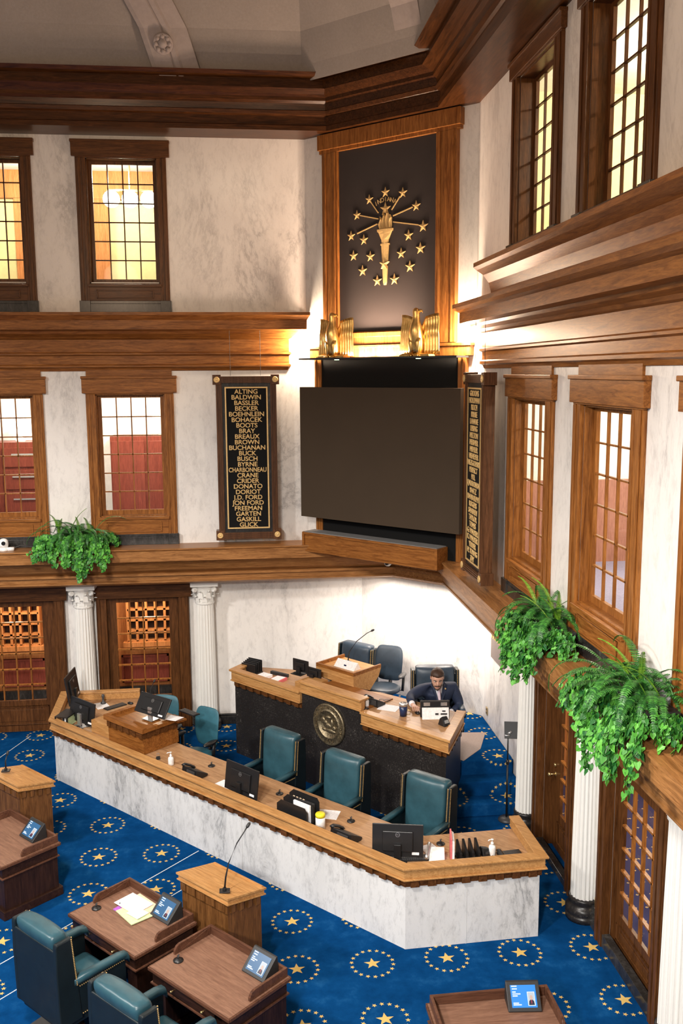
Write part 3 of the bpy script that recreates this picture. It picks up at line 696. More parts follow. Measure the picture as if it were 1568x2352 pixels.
for a, b in (((2.28, 11.43), (2.33, 11.38)), ((.65, 13.2), (.7, 13.15)), ((-.98, 14.83), (-.93, 14.78))):
    c = Vector((a[0], a[1])); d = Vector((-.73, -.68)); t = Vector((.68, -.73))*.03
    m = MB(); m.prism([tuple(c+t), tuple(c-t), tuple(c-t+d*.72), tuple(c+t+d*.72)], 0, .88); m.build('support_panel', 'oak_deep_up', desk)
# raised lectern that stands on the desk
lec = thing('desk_lectern', 'raised oak lectern box on the left end of the long marble desk', 'lectern', (-1.62, 14.59, .93), RZD)
def LD(x, y, z): # local frame: x along the desk front, y away from it
    v = Matrix.Rotation(RZD, 3, 'Z') @ Vector((x, y, 0)); return Vector((-1.62+v.x, 14.59+v.y, .93+z))
m = MB(LD); m.box(-1.5, -.95, .05, .72, 0, .22); m.build('side_box', 'oak_gold', lec, bevel=.006)
m = MB(LD); m.box(-.93, 0, 0, .72, 0, .20); m.box(-.93, 0, 0, .70, .20, .38); m.build('body', 'oak', lec, bevel=.005)
m = MB(LD); m.box(-.99, .05, -.05, .78, .38, .41)
m.box(-.99, .05, -.05, .03, .41, .46); m.box(-.99, -.90, .03, .78, .41, .46); m.box(-.03, .05, .03, .6, .41, .44); m.box(-.2, .12, .62, .80, .38, .41); m.build('top', 'oak', lec, bevel=.008)
m = MB(LD); m.box(-.93, .01, -.012, 0, .27, .38); m.box(0, .012, 0, .7, .27, .38)
for i in range(6): m.box(-.93+i*.17, -.85+i*.17, -.03, -.01, .27, .37)
for i in range(4): m.box(.01, .03, .06+i*.17, .14+i*.17, .27, .37)
m.build('dentil_band', 'oak_deep', lec)

# ================================================================== ROSTRUM
RZR = atan2(13.05-16.73, 2.97+.16)
ros = thing('rostrum', 'tall black granite rostrum with oak rim and round bronze seal', 'desk', (1.4, 14.9, 0), RZR)
RA, RB = Vector((-.16, 16.73)), Vector((2.97, 13.05))
r1, r2 = tuple(RA.lerp(RB, .365)), tuple(RA.lerp(RB, .655)); R0 = (.22, 17.25); R3 = (3.45, 14.12)
full = [R0, tuple(RA), tuple(RB), R3]
m = MB(); band(m, full, -.15, 0, 0, 1.34); band(m, [r1, r2], -.15, 0, 1.34, 1.62); m.build('granite_front', 'black_granite', ros)
for path in ([R0, tuple(RA), r1], [r2, tuple(RB), R3]):
    m = MB(); band(m, path, -.07, .085, 1.58, 1.62); band(m, path, -.045, .05, 1.42, 1.58); band(m, path, -.03, .07, 1.40, 1.42); m.build('rim', 'oak_gold', ros, bevel=.008)
m = MB(); band(m, [r1, r2], -.16, .07, 1.765, 1.80); band(m, [r1, r2], -.05, .04, 1.63, 1.765); band(m, [r1, r2], -.03, .055, 1.60, 1.645); m.build('center_rim', 'oak_gold', ros, bevel=.008)
for path in ([R0, tuple(RA), r1], [r2, tuple(RB), R3]):
    m = MB(); band(m, path, -.02, .012, 1.31, 1.40); dentils(m, path, .012, .05, 1.315, 1.40, .195, .10); m.build('dentil_band', 'oak_deep', ros)
m = MB(); m.prism([tuple(RA+Vector((.06, .02))), (1.02, 15.42), (1.75, 16.05), (1.15, 17.0), (.3, 17.3)], 1.41, 1.45); m.build('worktop', 'desk_top_oak', ros)
m = MB(); m.prism([(1.9, 14.42), (2.97, 13.16), (3.38, 14.08), (3.28, 14.22), (2.3, 15.19), (2.0, 15.32), (1.5, 15.1)], 1.56, 1.60); m.build('worktop', 'desk_top_oak', ros)
def RL(x, y, z):
    v = Matrix.Rotation(RZR, 3, 'Z') @ Vector((x, y, 0)); return Vector((r1[0]+v.x, r1[1]+v.y, z))
m = MB(RL); m.box(-.36, .02, .18, .62, 1.45, 1.66); m.build('riser', 'oak_gold', ros, bevel=.005)
m = MB(RL); m.box(.02, 1.4, .15, .75, 1.40, 1.62); m.build('center_shelf', 'oak', ros)
# bronze seal
def RF(x, y, z):  # on the granite face: x along, y out of the face, z up
    v = Matrix.Rotation(RZR, 3, 'Z') @ Vector((x, -y, 0)); return Vector((r1[0]+v.x, r1[1]+v.y, z))
sc = .655; sm = Matrix((RF(1, 0, 0)-RF(0, 0, 0), Vector((0, 0, 1)), RF(0, 1, 0)-RF(0, 0, 0))).transposed()
m = MB(); c = RF(sc, .0, 1.19)
m.lathe([(.36, 0), (.36, .03), (.345, .045), (.33, .04), (.25, .035), (.245, .045), (.23, .045), (.225, .03), (0, .03)], c, 40, m=sm); m.build('seal', 'bronze', ros, True)
sealm = sm.to_4x4(); sealm.translation = c
m = MB(lambda x, y, z: c + sm @ Vector((x, y, z)))
for x, y, rx, ry in ((-.02, -.02, .10, .05), (.08, .03, .03, .09), (-.12, .05, .05, .06), (.04, -.1, .14, .04), (-.1, -.1, .05, .03), (0, .13, .06, .03), (.13, -.04, .04, .05), (-.06, .02, .04, .05)): m.sphere((x, y, .03), rx, ry, .02, 10)
m.build('seal_relief', 'bronze', ros, True)
for body, a0, sg in (('SEAL OF THE STATE OF INDIANA', 205, -1), ('1816', 252, 1)):
    n = len(body); span = 240 if sg < 0 else 36
    for i, ch in enumerate(body):
        if ch == ' ': continue
        a = radians(a0 + sg*span*i/(n-1)); rr = .29
        mt = sealm @ Matrix.Translation((rr*cos(a), rr*sin(a), .038)) @ Matrix.Rotation(a + (-pi/2 if sg < 0 else pi/2), 4, 'Z')
        text('seal_letter', ch, mt, .065, 'bronze', ros, .006)
# lectern box on the rostrum
rl = thing('rostrum_lectern', 'plain oak lectern box on top of the granite rostrum', 'lectern', (1.84, 15.9, 1.6), RZR)
lx, ly = Vector((1.29, 16.16)), Vector((1.88, 15.46)); ux = (ly-lx).normalized(); uy = Vector((-ux.y, ux.x)); wd = (ly-lx).length
def LB(x, y, z): p = lx+ux*x+uy*y; return Vector((p.x, p.y, z))
m = MB(LB); m.loft([[(.0, .0, 1.62), (wd, 0, 1.62), (wd, .42, 1.45), (0, .42, 1.45)], [(0, 0, 1.70), (wd, 0, 1.70), (wd, .66, 1.66), (0, .66, 1.66)], [(0, 0, 1.80), (wd, 0, 1.80), (wd, .72, 1.80), (0, .72, 1.80)]]); m.build('body', 'oak_gold', rl)
m = MB(LB); m.box(0, wd, 0, .03, 1.80, 1.86); m.box(0, .03, .03, .72, 1.80, 1.86); m.box(wd-.03, wd, .03, .72, 1.80, 1.86); m.build('edge', 'oak', rl)

# ================================================================== CHAIRS
def make_chair(label, group):
    """leather armchair, local: faces -y, origin on the floor under the seat"""
    t = thing('leather_armchair', label, 'chair', (0, 0, 0), 0, group)
    L = dict(local=True)
    m = MB(); m.box(-.33, .33, -.36, .26, .44, .58, bev=.05); o = m.build('seat', 'teal_leather', t, True, True)
    def sec(z, y, hw, th): return [(-hw, y+th*.1, z), (-hw*.93, y-th*.04, z), (-hw*.5, y-th*.2, z), (hw*.5, y-th*.2, z), (hw*.93, y-th*.04, z), (hw, y+th*.1, z), (hw, y+th*.85, z), (hw*.93, y+th*.97, z), (hw*.5, y+th, z), (-hw*.5, y+th, z), (-hw*.93, y+th*.97, z), (-hw, y+th*.85, z)]
    m = MB(); m.loft([sec(.52, .23, .29, .12), sec(.6, .215, .315, .14), sec(.85, .235, .325, .14), sec(1.1, .255, .332, .15), sec(1.24, .265, .335, .20), sec(1.315, .275, .335, .215), sec(1.368, .30, .332, .18), sec(1.392, .335, .325, .12)])
    m.build('back_cushion', 'teal_leather', t, True, True, sub=1)
    m = MB(); # shell behind the cushion: wider, with side wings
    rows = [(.40, .26, .46), (1.0, .31, .475), (1.30, .335, .47), (1.335, .34, .46)]
    m.loft([[(-.40, a, z), (.40, a, z), (.40, b, z), (-.40, b, z)] for z, a, b in rows[:2]+[(1.25, .33, .472)]])
    for s in (-1, 1):
        m.loft([[(s*.348, a-.06, z), (s*.408, a-.06, z), (s*.408, b+.004, z), (s*.348, b+.004, z)] for z, a, b in rows])
    m.build('back_shell', 'dark_leather', t, False, True, bevel=.012)
    for s in (-1, 1):
        m = MB(); m.loft([[(s*.33, y, z-.07), (s*.41, y, z-.07), (s*.415, y, z-.01), (s*.40, y, z), (s*.34, y, z), (s*.325, y, z-.01)] for y, z in ((.28, .87), (0, .86), (-.30, .85), (-.39, .83), (-.41, .77))])
        a = m.build('armrest', 'teal_leather', t, True, True)
        m = MB(); m.box(s*.345 if s > 0 else -.395, s*.395 if s > 0 else -.345, -.37, .3, .42, .80); m.build('arm_panel', 'dark_leather', t, False, True, bevel=.01)
    for s in (-1, 1):
        m = MB()
        for i in range(46):
            z = .45 + i*.0194; y = (.26 + (z-.4)*.085) - .062; m.obox((s*.378, y-.003, z), .010, .010, .010)
            if z > .78: m.obox((s*.409, y+.02, z), .010, .010, .010)
        m.build('nailhead_trim', 'gold_paint', t, False, True)
        for zz in (.76, .44):
            m = MB()
            for i in range(26): m.obox((s*.397, -.34+i*.024, zz), .009, .009, .009)
            m.build('nailhead_trim', 'gold_paint', t, False, True)
    m = MB(); m.box(-.36, .36, -.34, .42, .32, .44, bev=.02); m.build('seat_box', 'dark_leather', t, False, True)
    m = MB(); m.tube([(0, 0, .32), (0, 0, .1)], .045, 10)
    for k in range(5):
        a = 2*pi*k/5+.3; m.tube([(0, 0, .13), (.2*cos(a), .2*sin(a), .115), (.33*cos(a), .33*sin(a), .085)], [.035, .03, .024], 8)
    m.build('base', 'walnut', t, False, True)
    for k in range(5):
        a = 2*pi*k/5+.3; m = MB(); m.lathe([(.04, -.022), (.045, 0), (.04, .022)], (.33*cos(a), .33*sin(a), .045), 12, m=Matrix.Rotation(a, 3, 'Z') @ Matrix.Rotation(pi/2, 3, 'X')); m.build('caster', 'black_plastic', t, True, True)
    return t
GC = 'teal leather armchairs'
ch = make_chair('teal leather armchair behind the marble desk, nearest the three carpeted steps', GC)
ch.location = (2.29, 12.01, 0); ch.rotation_euler = (0, 0, radians(-45)); WM[ch.name] = Matrix.Translation((2.29, 12.01, 0)) @ Matrix.Rotation(radians(-45), 4, 'Z')
clone(ch, (1.21, 12.93, 0), radians(-45), 'middle one of three teal leather armchairs between marble desk and rostrum', GC)
clone(ch, (.32, 13.95, 0), radians(-46), 'teal leather armchair below the bronze seal, leftmost of the three at the marble desk', GC)
clone(ch, (-1.87, 9.52, 0), radians(134), 'teal leather armchair seen from behind, at the senator desk with papers', GC)
clone(ch, (-.91, 8.35, 0), radians(134), 'teal leather armchair cut by the bottom edge, at the desk without papers', GC)
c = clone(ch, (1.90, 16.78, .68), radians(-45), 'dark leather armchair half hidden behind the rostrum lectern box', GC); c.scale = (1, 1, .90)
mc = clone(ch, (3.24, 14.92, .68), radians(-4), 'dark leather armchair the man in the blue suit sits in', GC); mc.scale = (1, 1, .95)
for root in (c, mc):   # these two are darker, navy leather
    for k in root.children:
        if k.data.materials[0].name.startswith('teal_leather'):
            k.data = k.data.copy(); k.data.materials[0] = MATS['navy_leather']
def make_task(label, group, cmat, pad):
    """office task chair, local: faces -y"""
    t = thing('task_chair', label, 'chair', (0, 0, 0), 0, group)
    def ell(z, y, hw, th): return [(hw*cos(2*pi*k/16), y+th*sin(2*pi*k/16)*(1 if sin(2*pi*k/16) > 0 else .5), z) for k in range(16)]
    m = MB(); m.loft([ell(.66, .30, .17, .03), ell(.70, .29, .23, .055), ell(.85, .27, .26, .06), ell(1.05, .275, .275, .055), ell(1.22, .31, .27, .05), ell(1.31, .335, .235, .04), ell(1.345, .345, .17, .02)]); m.build('backrest', cmat, t, True, True, sub=1)
    m = MB(); m.loft([[(hw*cos(2*pi*k/18), -.03+hd*sin(2*pi*k/18), z) for k in range(18)] for z, hw, hd in ((.55, .26, .24), (.58, .31, .29), (.63, .315, .295), (.655, .27, .25))]); m.build('seat', cmat, t, True, True)
    m = MB(); m.tube([(0, .22, .56), (0, .36, .6), (0, .38, .8), (0, .34, .95)], .035); m.tube([(0, 0, .55), (0, 0, .12)], .035); m.box(-.2, .2, -.15, .2, .52, .56)
    for k in range(5):
        a = 2*pi*k/5; m.tube([(0, 0, .12), (.34*cos(a), .34*sin(a), .08)], [.035, .022])
    m.build('frame', 'black_plastic', t, True, True)
    for s in (-1, 1):
        m = MB(); m.tube([(s*.22, .05, .56), (s*.34, .05, .58), (s*.36, .06, .88)], .028); m.build('arm_post', 'black_plastic', t, True, True)
        m = MB(); m.loft([[(s*.36+.055*k*cos(2*pi*j/14), -.03+.17*k*sin(2*pi*j/14), z) for j in range(14)] for z, k in ((.875, .8), (.89, 1), (.91, 1), (.925, .75))]); m.build('arm_pad', pad, t, True, True)
    for k in range(5):
        a = 2*pi*k/5; m = MB(); m.lathe([(.035, -.02), (.04, 0), (.035, .02)], (.34*cos(a), .34*sin(a), .04), 10, m=Matrix.Rotation(a, 3, 'Z') @ Matrix.Rotation(pi/2, 3, 'X')); m.build('caster', 'black_plastic', t, True, True)
    return t
tk = make_task('blue task chair with black arm right of the raised desk lectern', 'office task chairs', 'teal_fabric', 'black_plastic')
def put(o, loc, rz): o.location = loc; o.rotation_euler = (0, 0, rz); WM[o.name] = Matrix.Translation(loc) @ Matrix.Rotation(rz, 4, 'Z')
put(tk, (-.83, 15.28, 0), radians(-40))
c = clone(tk, (-1.5, 15.95, 0), radians(-20), 'blue task chair behind the raised desk lectern, before the glazed door', 'office task chairs')
c = clone(tk, (2.55, 16.35, .68), radians(-28), 'navy task chair on the platform between lectern box and seated man', 'office task chairs')
c.scale = (1, 1, .97)
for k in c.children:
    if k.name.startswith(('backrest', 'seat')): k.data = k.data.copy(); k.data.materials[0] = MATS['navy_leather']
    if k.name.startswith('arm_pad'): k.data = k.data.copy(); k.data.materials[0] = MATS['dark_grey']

# ================================================================== SENATORS' DESKS AND PODIUMS
def make_desk(label, group):
    t = thing('senator_desk', label, 'desk', (0, 0, 0), 0, group); w, d = .625, .42
    m = MB(); m.box(-w, w, -d, d, .735, .76); m.build('desktop', 'walnut_top', t, False, True)
    m = MB()
    for a, b, c_, e in ((-w-.015, w+.015, -d-.02, -d), (-w-.02, -w, -d, d), (w, w+.02, -d, d), (-w-.015, w+.015, d, d+.02)): m.box(a, b, c_, e, .72, .758)
    m.build('edge_molding', 'desk_edge', t, False, True, bevel=.006)
    m = MB()
    for s in (-1, 1):
        x0, x1 = s*(w-.05), s*(w-.02); y0 = -.12
        prof = [(y0, .76), (y0+.0, .80), (y0+.03, .845), (y0+.07, .86), (d-.0, .86), (d-.0, .76)]
        m.loft([[(x0, y, z) for y, z in prof], [(x1, y, z) for y, z in prof]])
    m.box(-w+.05, w-.05, d-.03, d, .76, .86); m.build('gallery_rail', 'desk_edge', t, False, True, bevel=.005)
    m = MB(); m.box(-w+.02, w-.02, -d+.02, d-.02, .58, .72); m.build('apron', 'walnut', t, False, True)
    m = MB(); m.box(-w+.0, w-.0, -d+.0, d-.0, .565, .58); m.build('bead', 'desk_edge', t, False, True)
    m = MB(); m.box(-.40, .40, -d+.005, -d+.02, .60, .71); dr = m.build('drawer', 'walnut', t, False, True, bevel=.004)
    for x in (-.24, .24): m = MB(); m.tube([(x, -d+.005, .655), (x, -d-.02, .655)], .008); m.sphere((x, -d-.025, .655), .014); m.build('knob', 'brass', dr, True, True)
    for s in (-1, 1):
        m = MB(); a, b = sorted((s*(w-.03), s*(w-.20))); m.box(a, b, -d+.04, d-.02, .1, .57); m.build('pedestal', 'walnut_up', t, False, True)
        m = MB(); a, b = sorted((s*(w+.0), s*(w-.22))); m.box(a, b, -d+.0, d+.03, 0, .12); m.build('plinth', 'walnut', t, False, True, bevel=.01)
    m = MB(); m.box(-w+.1, w-.1, d-.06, d-.03, .1, .57); m.build('back_panel', 'walnut_up', t, False, True)
    return t
GD = 'walnut senator desks'
sd = make_desk('walnut senator desk with a pile of papers on it', GD); put(sd, (-1.35, 10.27, 0), radians(-47.5))
DESKS = [sd, clone(sd, (-.33, 9.15, 0), radians(-47.5), 'walnut senator desk with no papers, beside the microphone podium', GD),
         clone(sd, (-3.25, 12.36, 0), radians(-47.5), 'walnut senator desk cut by the left edge of the photo', GD),
         clone(sd, (2.38, 7.98, 0), radians(1), 'walnut senator desk at the bottom edge, in front of the marble desk end', GD)]
def make_podium(label, group):
    t = thing('podium', label, 'podium', (0, 0, 0), 0, group)
    m = MB(); m.loft([[(-.40, -.26, 0), (.40, -.26, 0), (.40, .26, 0), (-.40, .26, 0)], [(-.40, -.26, 1.03), (.40, -.26, 1.03), (.40, .26, .92), (-.40, .26, .92)]]); m.build('body', 'podium_up', t, False, True)
    m = MB(); zt = lambda y: 1.15-(y+.305)*.213
    for hw, hd, a, b in ((.45, .305, -.022, 0), (.43, .285, -.075, -.022), (.445, .30, -.09, -.075)):
        m.loft([[(-hw, -hd, zt(-hd)+a), (hw, -hd, zt(-hd)+a), (hw, hd, zt(hd)+a), (-hw, hd, zt(hd)+a)], [(-hw, -hd, zt(-hd)+b), (hw, -hd, zt(-hd)+b), (hw, hd, zt(hd)+b), (-hw, hd, zt(hd)+b)]])
    m.loft([[(-.42, y, zt(y)+a) for y, a in ((.255, 0), (.255, .018), (.28, .018), (.28, 0))], [(.42, y, zt(y)+a) for y, a in ((.255, 0), (.255, .018), (.28, .018), (.28, 0))]])
    m.build('reading_top', 'oak_gold', t, False, True)
    m = MB()
    m.box(-.41, .41, -.275, -.255, .93, 1.045)
    for i in range(5): x = -.34+i*.17; m.box(x-.035, x+.035, -.29, -.26, .95, 1.04)
    for s in (-1, 1):
        for i in range(4): y = -.2+i*.13; m.obox((s*.415, y, zt(y)-.15), .03, .06, .09)
    m.build('dentil_band', 'podium_up', t, False, True)
    return t
pd = make_podium('oak podium with a gooseneck microphone, between papers desk and marble desk', 'oak podiums on the chamber floor'); put(pd, (-.32, 10.40, 0), radians(-47))
clone(pd, (-3.34, 13.70, 0), radians(-47), 'oak podium at the left edge, behind a senator desk', 'oak podiums on the chamber floor')
# ================================================================== CORNER WALL: EMBLEM PANEL, SCREEN, SHELF, EAGLES
RC = radians(-45)
def cthing(name, label, cat, s, d, z, group=None): return thing(name, label, cat, C(s, d, z), RC, group)
SC = -9.70
ep = cthing('emblem_panel', 'tall dark cloth panel with gold torch and stars in an oak frame', 'panel', SC, 0, 7.47)
m = MB(C)
for a, b in ((-11.09, -10.74), (-8.69, -8.30)):
    m.box(a, b, 0, .10, 7.47, 10.80); m.box(a+.05, a+.09, .10, .115, 7.47, 10.8); m.box(b-.09, b-.05, .10, .115, 7.47, 10.8)
m.box(-11.15, -8.24, 0, .10, 10.80, 11.12); m.box(-11.17, -8.22, 0, .13, 10.86, 11.12); m.box(-10.74, -8.69, 0, .09, 7.47, 7.70); m.box(-10.74, -8.69, 0, .12, 7.60, 7.68)
m.build('frame', 'oak_up', ep, bevel=.006)
m = MB(C); m.box(-10.74, -8.69, .0, .05, 7.70, 10.80); m.build('cloth', 'flag_cloth', ep)
def star_mesh(s, z, R, d0=.05, d1=.06):
    m = MB(C); pts = []
    for k in range(10):
        a = pi/2 + k*pi/5; r = R if k % 2 == 0 else R*.40; pts.append((s+r*cos(a), z+r*sin(a)))
    c0 = m.bm.verts.new(C(s, d1+.012, z)); vs = [m.bm.verts.new(C(a, d1, b)) for a, b in pts]; bs = [m.bm.verts.new(C(a, d0, b)) for a, b in pts]
    for k in range(10): m.quad([vs[k], vs[(k+1) % 10], c0]); m.quad([bs[k], bs[(k+1) % 10], vs[(k+1) % 10], vs[k]])
    m.build('star', 'gold_paint', ep)
for s, z, R in ((-9.73, 10.0, .09), (-9.37, 9.95, .09), (-9.10, 9.71, .09), (-8.96, 9.37, .10), (-9.01, 9.02, .10), (-9.25, 9.25, .095), (-9.40, 8.97, .095), (-9.22, 8.74, .10), (-9.54, 8.55, .10), (-9.90, 8.55, .10), (-9.73, 8.82, .10),
                (-10.22, 8.74, .10), (-10.05, 8.97, .095), (-10.42, 9.01, .095), (-10.19, 9.26, .095), (-10.47, 9.35, .09), (-10.34, 9.69, .085), (-10.07, 9.92, .085), (-9.73, 9.73, .115)): star_mesh(s, z, R, *((.06, .105) if abs(z-8.82) < .001 else (.05, .06)))
m = MB(C); T = lambda prof: m.loft([[(SC-.03+w*x, d, z) for x, d in ((-1, .05), (-1, .075), (0, .10), (1, .075), (1, .05))] for z, w in prof])
T([(8.47, .02), (8.52, .035), (8.78, .05)]); T([(8.86, .055), (9.10, .072), (9.13, .072)]); T([(9.13, .09), (9.16, .09)]); T([(9.16, .065), (9.22, .07), (9.32, .12), (9.36, .14)]); T([(9.36, .16), (9.40, .165)])
m.build('torch', 'gold_paint', ep)
m = MB(C)
for x, w, h in ((-.10, .05, .20), (-.04, .045, .27), (.03, .05, .32), (.10, .045, .22)):
    m.loft([[(SC-.03+x+ww*q+off, d, 9.41+hh) for q, d in ((-1, .05), (0, .085), (1, .05))] for hh, ww, off in ((0, w*.7, 0), (h*.4, w, -.01), (h*.75, w*.6, .01), (h, .004, .0))], True)
m.build('flame', 'gold_paint', ep)
for a, b in (((-9.88, 9.68), (-10.04, 9.88)), ((-9.88, 9.58), (-10.28, 9.68)), ((-9.9, 9.50), (-10.34, 9.38)), ((-9.6, 9.7), (-9.43, 9.9)), ((-9.57, 9.6), (-9.17, 9.70)), ((-9.57, 9.50), (-9.05, 9.40)), ((-9.73, 9.66), (-9.73, 9.72))):
    m = MB(C); dx, dz = b[0]-a[0], b[1]-a[1]; L = sqrt(dx*dx+dz*dz); nx, nz = -dz/L*.009, dx/L*.009
    m.loft([[(a[0]+nx, .05, a[1]+nz), (a[0]-nx, .05, a[1]-nz), (b[0]-nx, .05, b[1]-nz), (b[0]+nx, .05, b[1]+nz)], [(a[0]+nx, .06, a[1]+nz), (a[0]-nx, .06, a[1]-nz), (b[0]-nx, .06, b[1]-nz), (b[0]+nx, .06, b[1]+nz)]])
    m.build('ray', 'gold_paint', ep)
for i, chx in enumerate('INDIANA'):
    f = i-3; s = SC-.03+f*.066; z = 9.885-.006*f*f
    text('letter', chx, CM(s, .052, z) @ Matrix.Rotation(-f*.10, 4, 'Z'), .105, 'gold_paint', ep, .004)
# opening below with black cloth, screen, shelf
al = cthing('screen_alcove', 'oak framed alcove with black cloth behind the blank screen', 'alcove', SC, 0, 3.82)
m = MB(C); m.box(-11.29, -11.13, 0, .12, 3.82, 7.27); m.box(-8.22, -8.08, 0, .12, 3.82, 7.27); m.box(-11.26, -11.23, .12, .135, 3.82, 7.27); m.box(-8.14, -8.11, .12, .135, 3.82, 7.27)
m.box(-11.40, -7.99, 0, .12, 7.25, 7.45); m.box(-11.43, -7.97, 0, .15, 7.41, 7.46); m.build('frame', 'oak_up', al, bevel=.006)
m = MB(C); m.box(-11.13, -8.22, .0, .10, 3.82, 7.25); m.build('backing', 'black_cloth', al)
sh = cthing('eagle_shelf', 'thin black shelf carrying two gilded eagles above the blank screen', 'shelf', SC, .15, 7.2)
m = MB(C); m.box(-11.32, -8.0, .15, .52, 7.215, 7.245); m.build('board', 'black_satin', sh)
for s in (-10.55, -8.82):
    m = MB(C); m.lathe([(.03, 7.2), (.03, 7.217)], (0, 0, 0), 10); m.bm.free(); m.bm = bmesh.new(); m.box(s-.03, s+.03, .35, .41, 7.205, 7.216); m.build('spotlight', 'led', sh)
sb = cthing('projection_screen', 'large blank dark grey screen on the corner wall', 'screen', SC, .32, 4.36)
m = MB(C); m.box(-11.36, -7.95, .36, .46, 4.36, 6.73); m.build('screen_face', 'speaker_cloth', sb, bevel=.004)
m = MB(C); m.box(-11.2, -8.1, .16, .36, 4.5, 6.6); m.build('mount', 'black_satin', sb)
bx = cthing('oak_trough', 'oak trough with grey top below the blank screen', 'shelf', SC, .1, 3.68)
m = MB(C); m.box(-11.36, -8.38, .11, .42, 3.70, 4.06)
for a, b, c_, e in ((-11.36, -8.38, 4.02, 4.06), (-11.36, -8.38, 3.70, 3.735), (-11.36, -11.31, 3.735, 4.02), (-8.43, -8.38, 3.735, 4.02)): m.box(a, b, .42, .445, c_, e)
m.build('box', 'oak', bx, bevel=.004)
m = MB(C); m.box(-11.33, -8.41, .11, .41, 4.058, 4.07); m.build('top_cover', 'grey_cloth', bx)
def make_eagle(label):
    """heraldic gilded eagle, wings raised; local: faces -y, base at z 0"""
    t = thing('gilded_eagle', label, 'statue', (0, 0, 0), 0, 'gilded eagles above the screen'); L = True
    m = MB(); el = lambda z, y, rx, ry: [(rx*cos(2*pi*k/16), y+ry*sin(2*pi*k/16), z) for k in range(16)]
    m.loft([el(.04, .0, .10, .09), el(.12, 0, .115, .10), el(.25, -.02, .12, .11), el(.40, -.04, .115, .11), el(.50, -.04, .095, .095), el(.58, -.03, .065, .07), el(.66, -.025, .055, .06), el(.72, -.03, .06, .065), el(.765, -.03, .045, .05), el(.785, -.03, .015, .02)])
    m.build('body', 'gold', t, True, L)
    m = MB(); m.loft([[(x, -.03+q*.03*k, .735+r*.028*k) for q, r in ((1, 0), (0, 1), (-1, 0), (0, -1))] for x, k in ((.03, 1), (.085, .9), (.12, .55))] + [[(.125, -.03+q*.01, .70+r*.01) for q, r in ((1, 0), (0, 1), (-1, 0), (0, -1))]]); m.build('beak', 'gold', t, True, L)
    for s in (-1, 1):
        m = MB(); nu, nv = 29, 12; grid = []
        for i in range(nu):
            u = i/(nu-1); row = []
            zt = .64 + .05*sin(min(1, (u-.3)*1.5)*pi*.5) if u > .3 else .46 + .18*(u/.3)**1.5
            zb = .03 + .02*abs(sin(u*7*pi))
            for j in range(nv):
                v = j/(nv-1); x = s*(.03+.33*u*(1-.06*v)+.05*v*u); y = .03 + .05*u - .03*v + .012*abs(sin(u*7*pi))*(.4+v) + .012*sin(v*pi*3)*(v < .5)
                row.append((x, y, zt+(zb-zt)*v))
            grid.append(row)
        f = [[m.bm.verts.new(p) for p in r] for r in grid]; bk = [[m.bm.verts.new((p[0], p[1]+.03, p[2])) for p in r] for r in grid]
        for g in (f, bk):
            for i in range(nu-1):
                for j in range(nv-1): m.quad([g[i][j], g[i+1][j], g[i+1][j+1], g[i][j+1]])
        for i in range(nu-1): m.quad([f[i][0], f[i+1][0], bk[i+1][0], bk[i][0]]); m.quad([f[i][-1], f[i+1][-1], bk[i+1][-1], bk[i][-1]])
        for j in range(nv-1): m.quad([f[0][j], f[0][j+1], bk[0][j+1], bk[0][j]]); m.quad([f[-1][j], f[-1][j+1], bk[-1][j+1], bk[-1][j]])
        m.build('wing', 'gold', t, True, L)
    for s in (-1, 1):
        m = MB(); m.loft([el(.02, -.05, .03, .03), el(.12, -.05, .035, .035), el(.22, -.05, .055, .05), el(.30, -.04, .05, .04)]); bmesh.ops.translate(m.bm, verts=m.bm.verts, vec=(s*.065, -.03, 0))
        for q in (-1, 0, 1): m.tube([(s*.065, -.09, .03), (s*.065+q*.03, -.13, .02), (s*.065+q*.035, -.15, .005)], [.015, .013, .005], 6)
        m.build('leg', 'gold', t, True, L)
    m = MB(); m.loft([[(x*k, .02+y*k, z) for x, y in ((-.30, -.12), (.30, -.12), (.34, 0), (.28, .10), (-.28, .10), (-.34, 0))] for z, k in ((0, 1), (.03, .95), (.05, .8))]); m.build('base', 'gold', t, False, L)
    return t
e1 = make_eagle('gilded eagle on the left end of the black shelf'); p = C(-10.64, .36, 7.245); put(e1, p, RC)
clone(e1, C(-8.86, .36, 7.245), RC, 'gilded eagle on the right end of the black shelf')
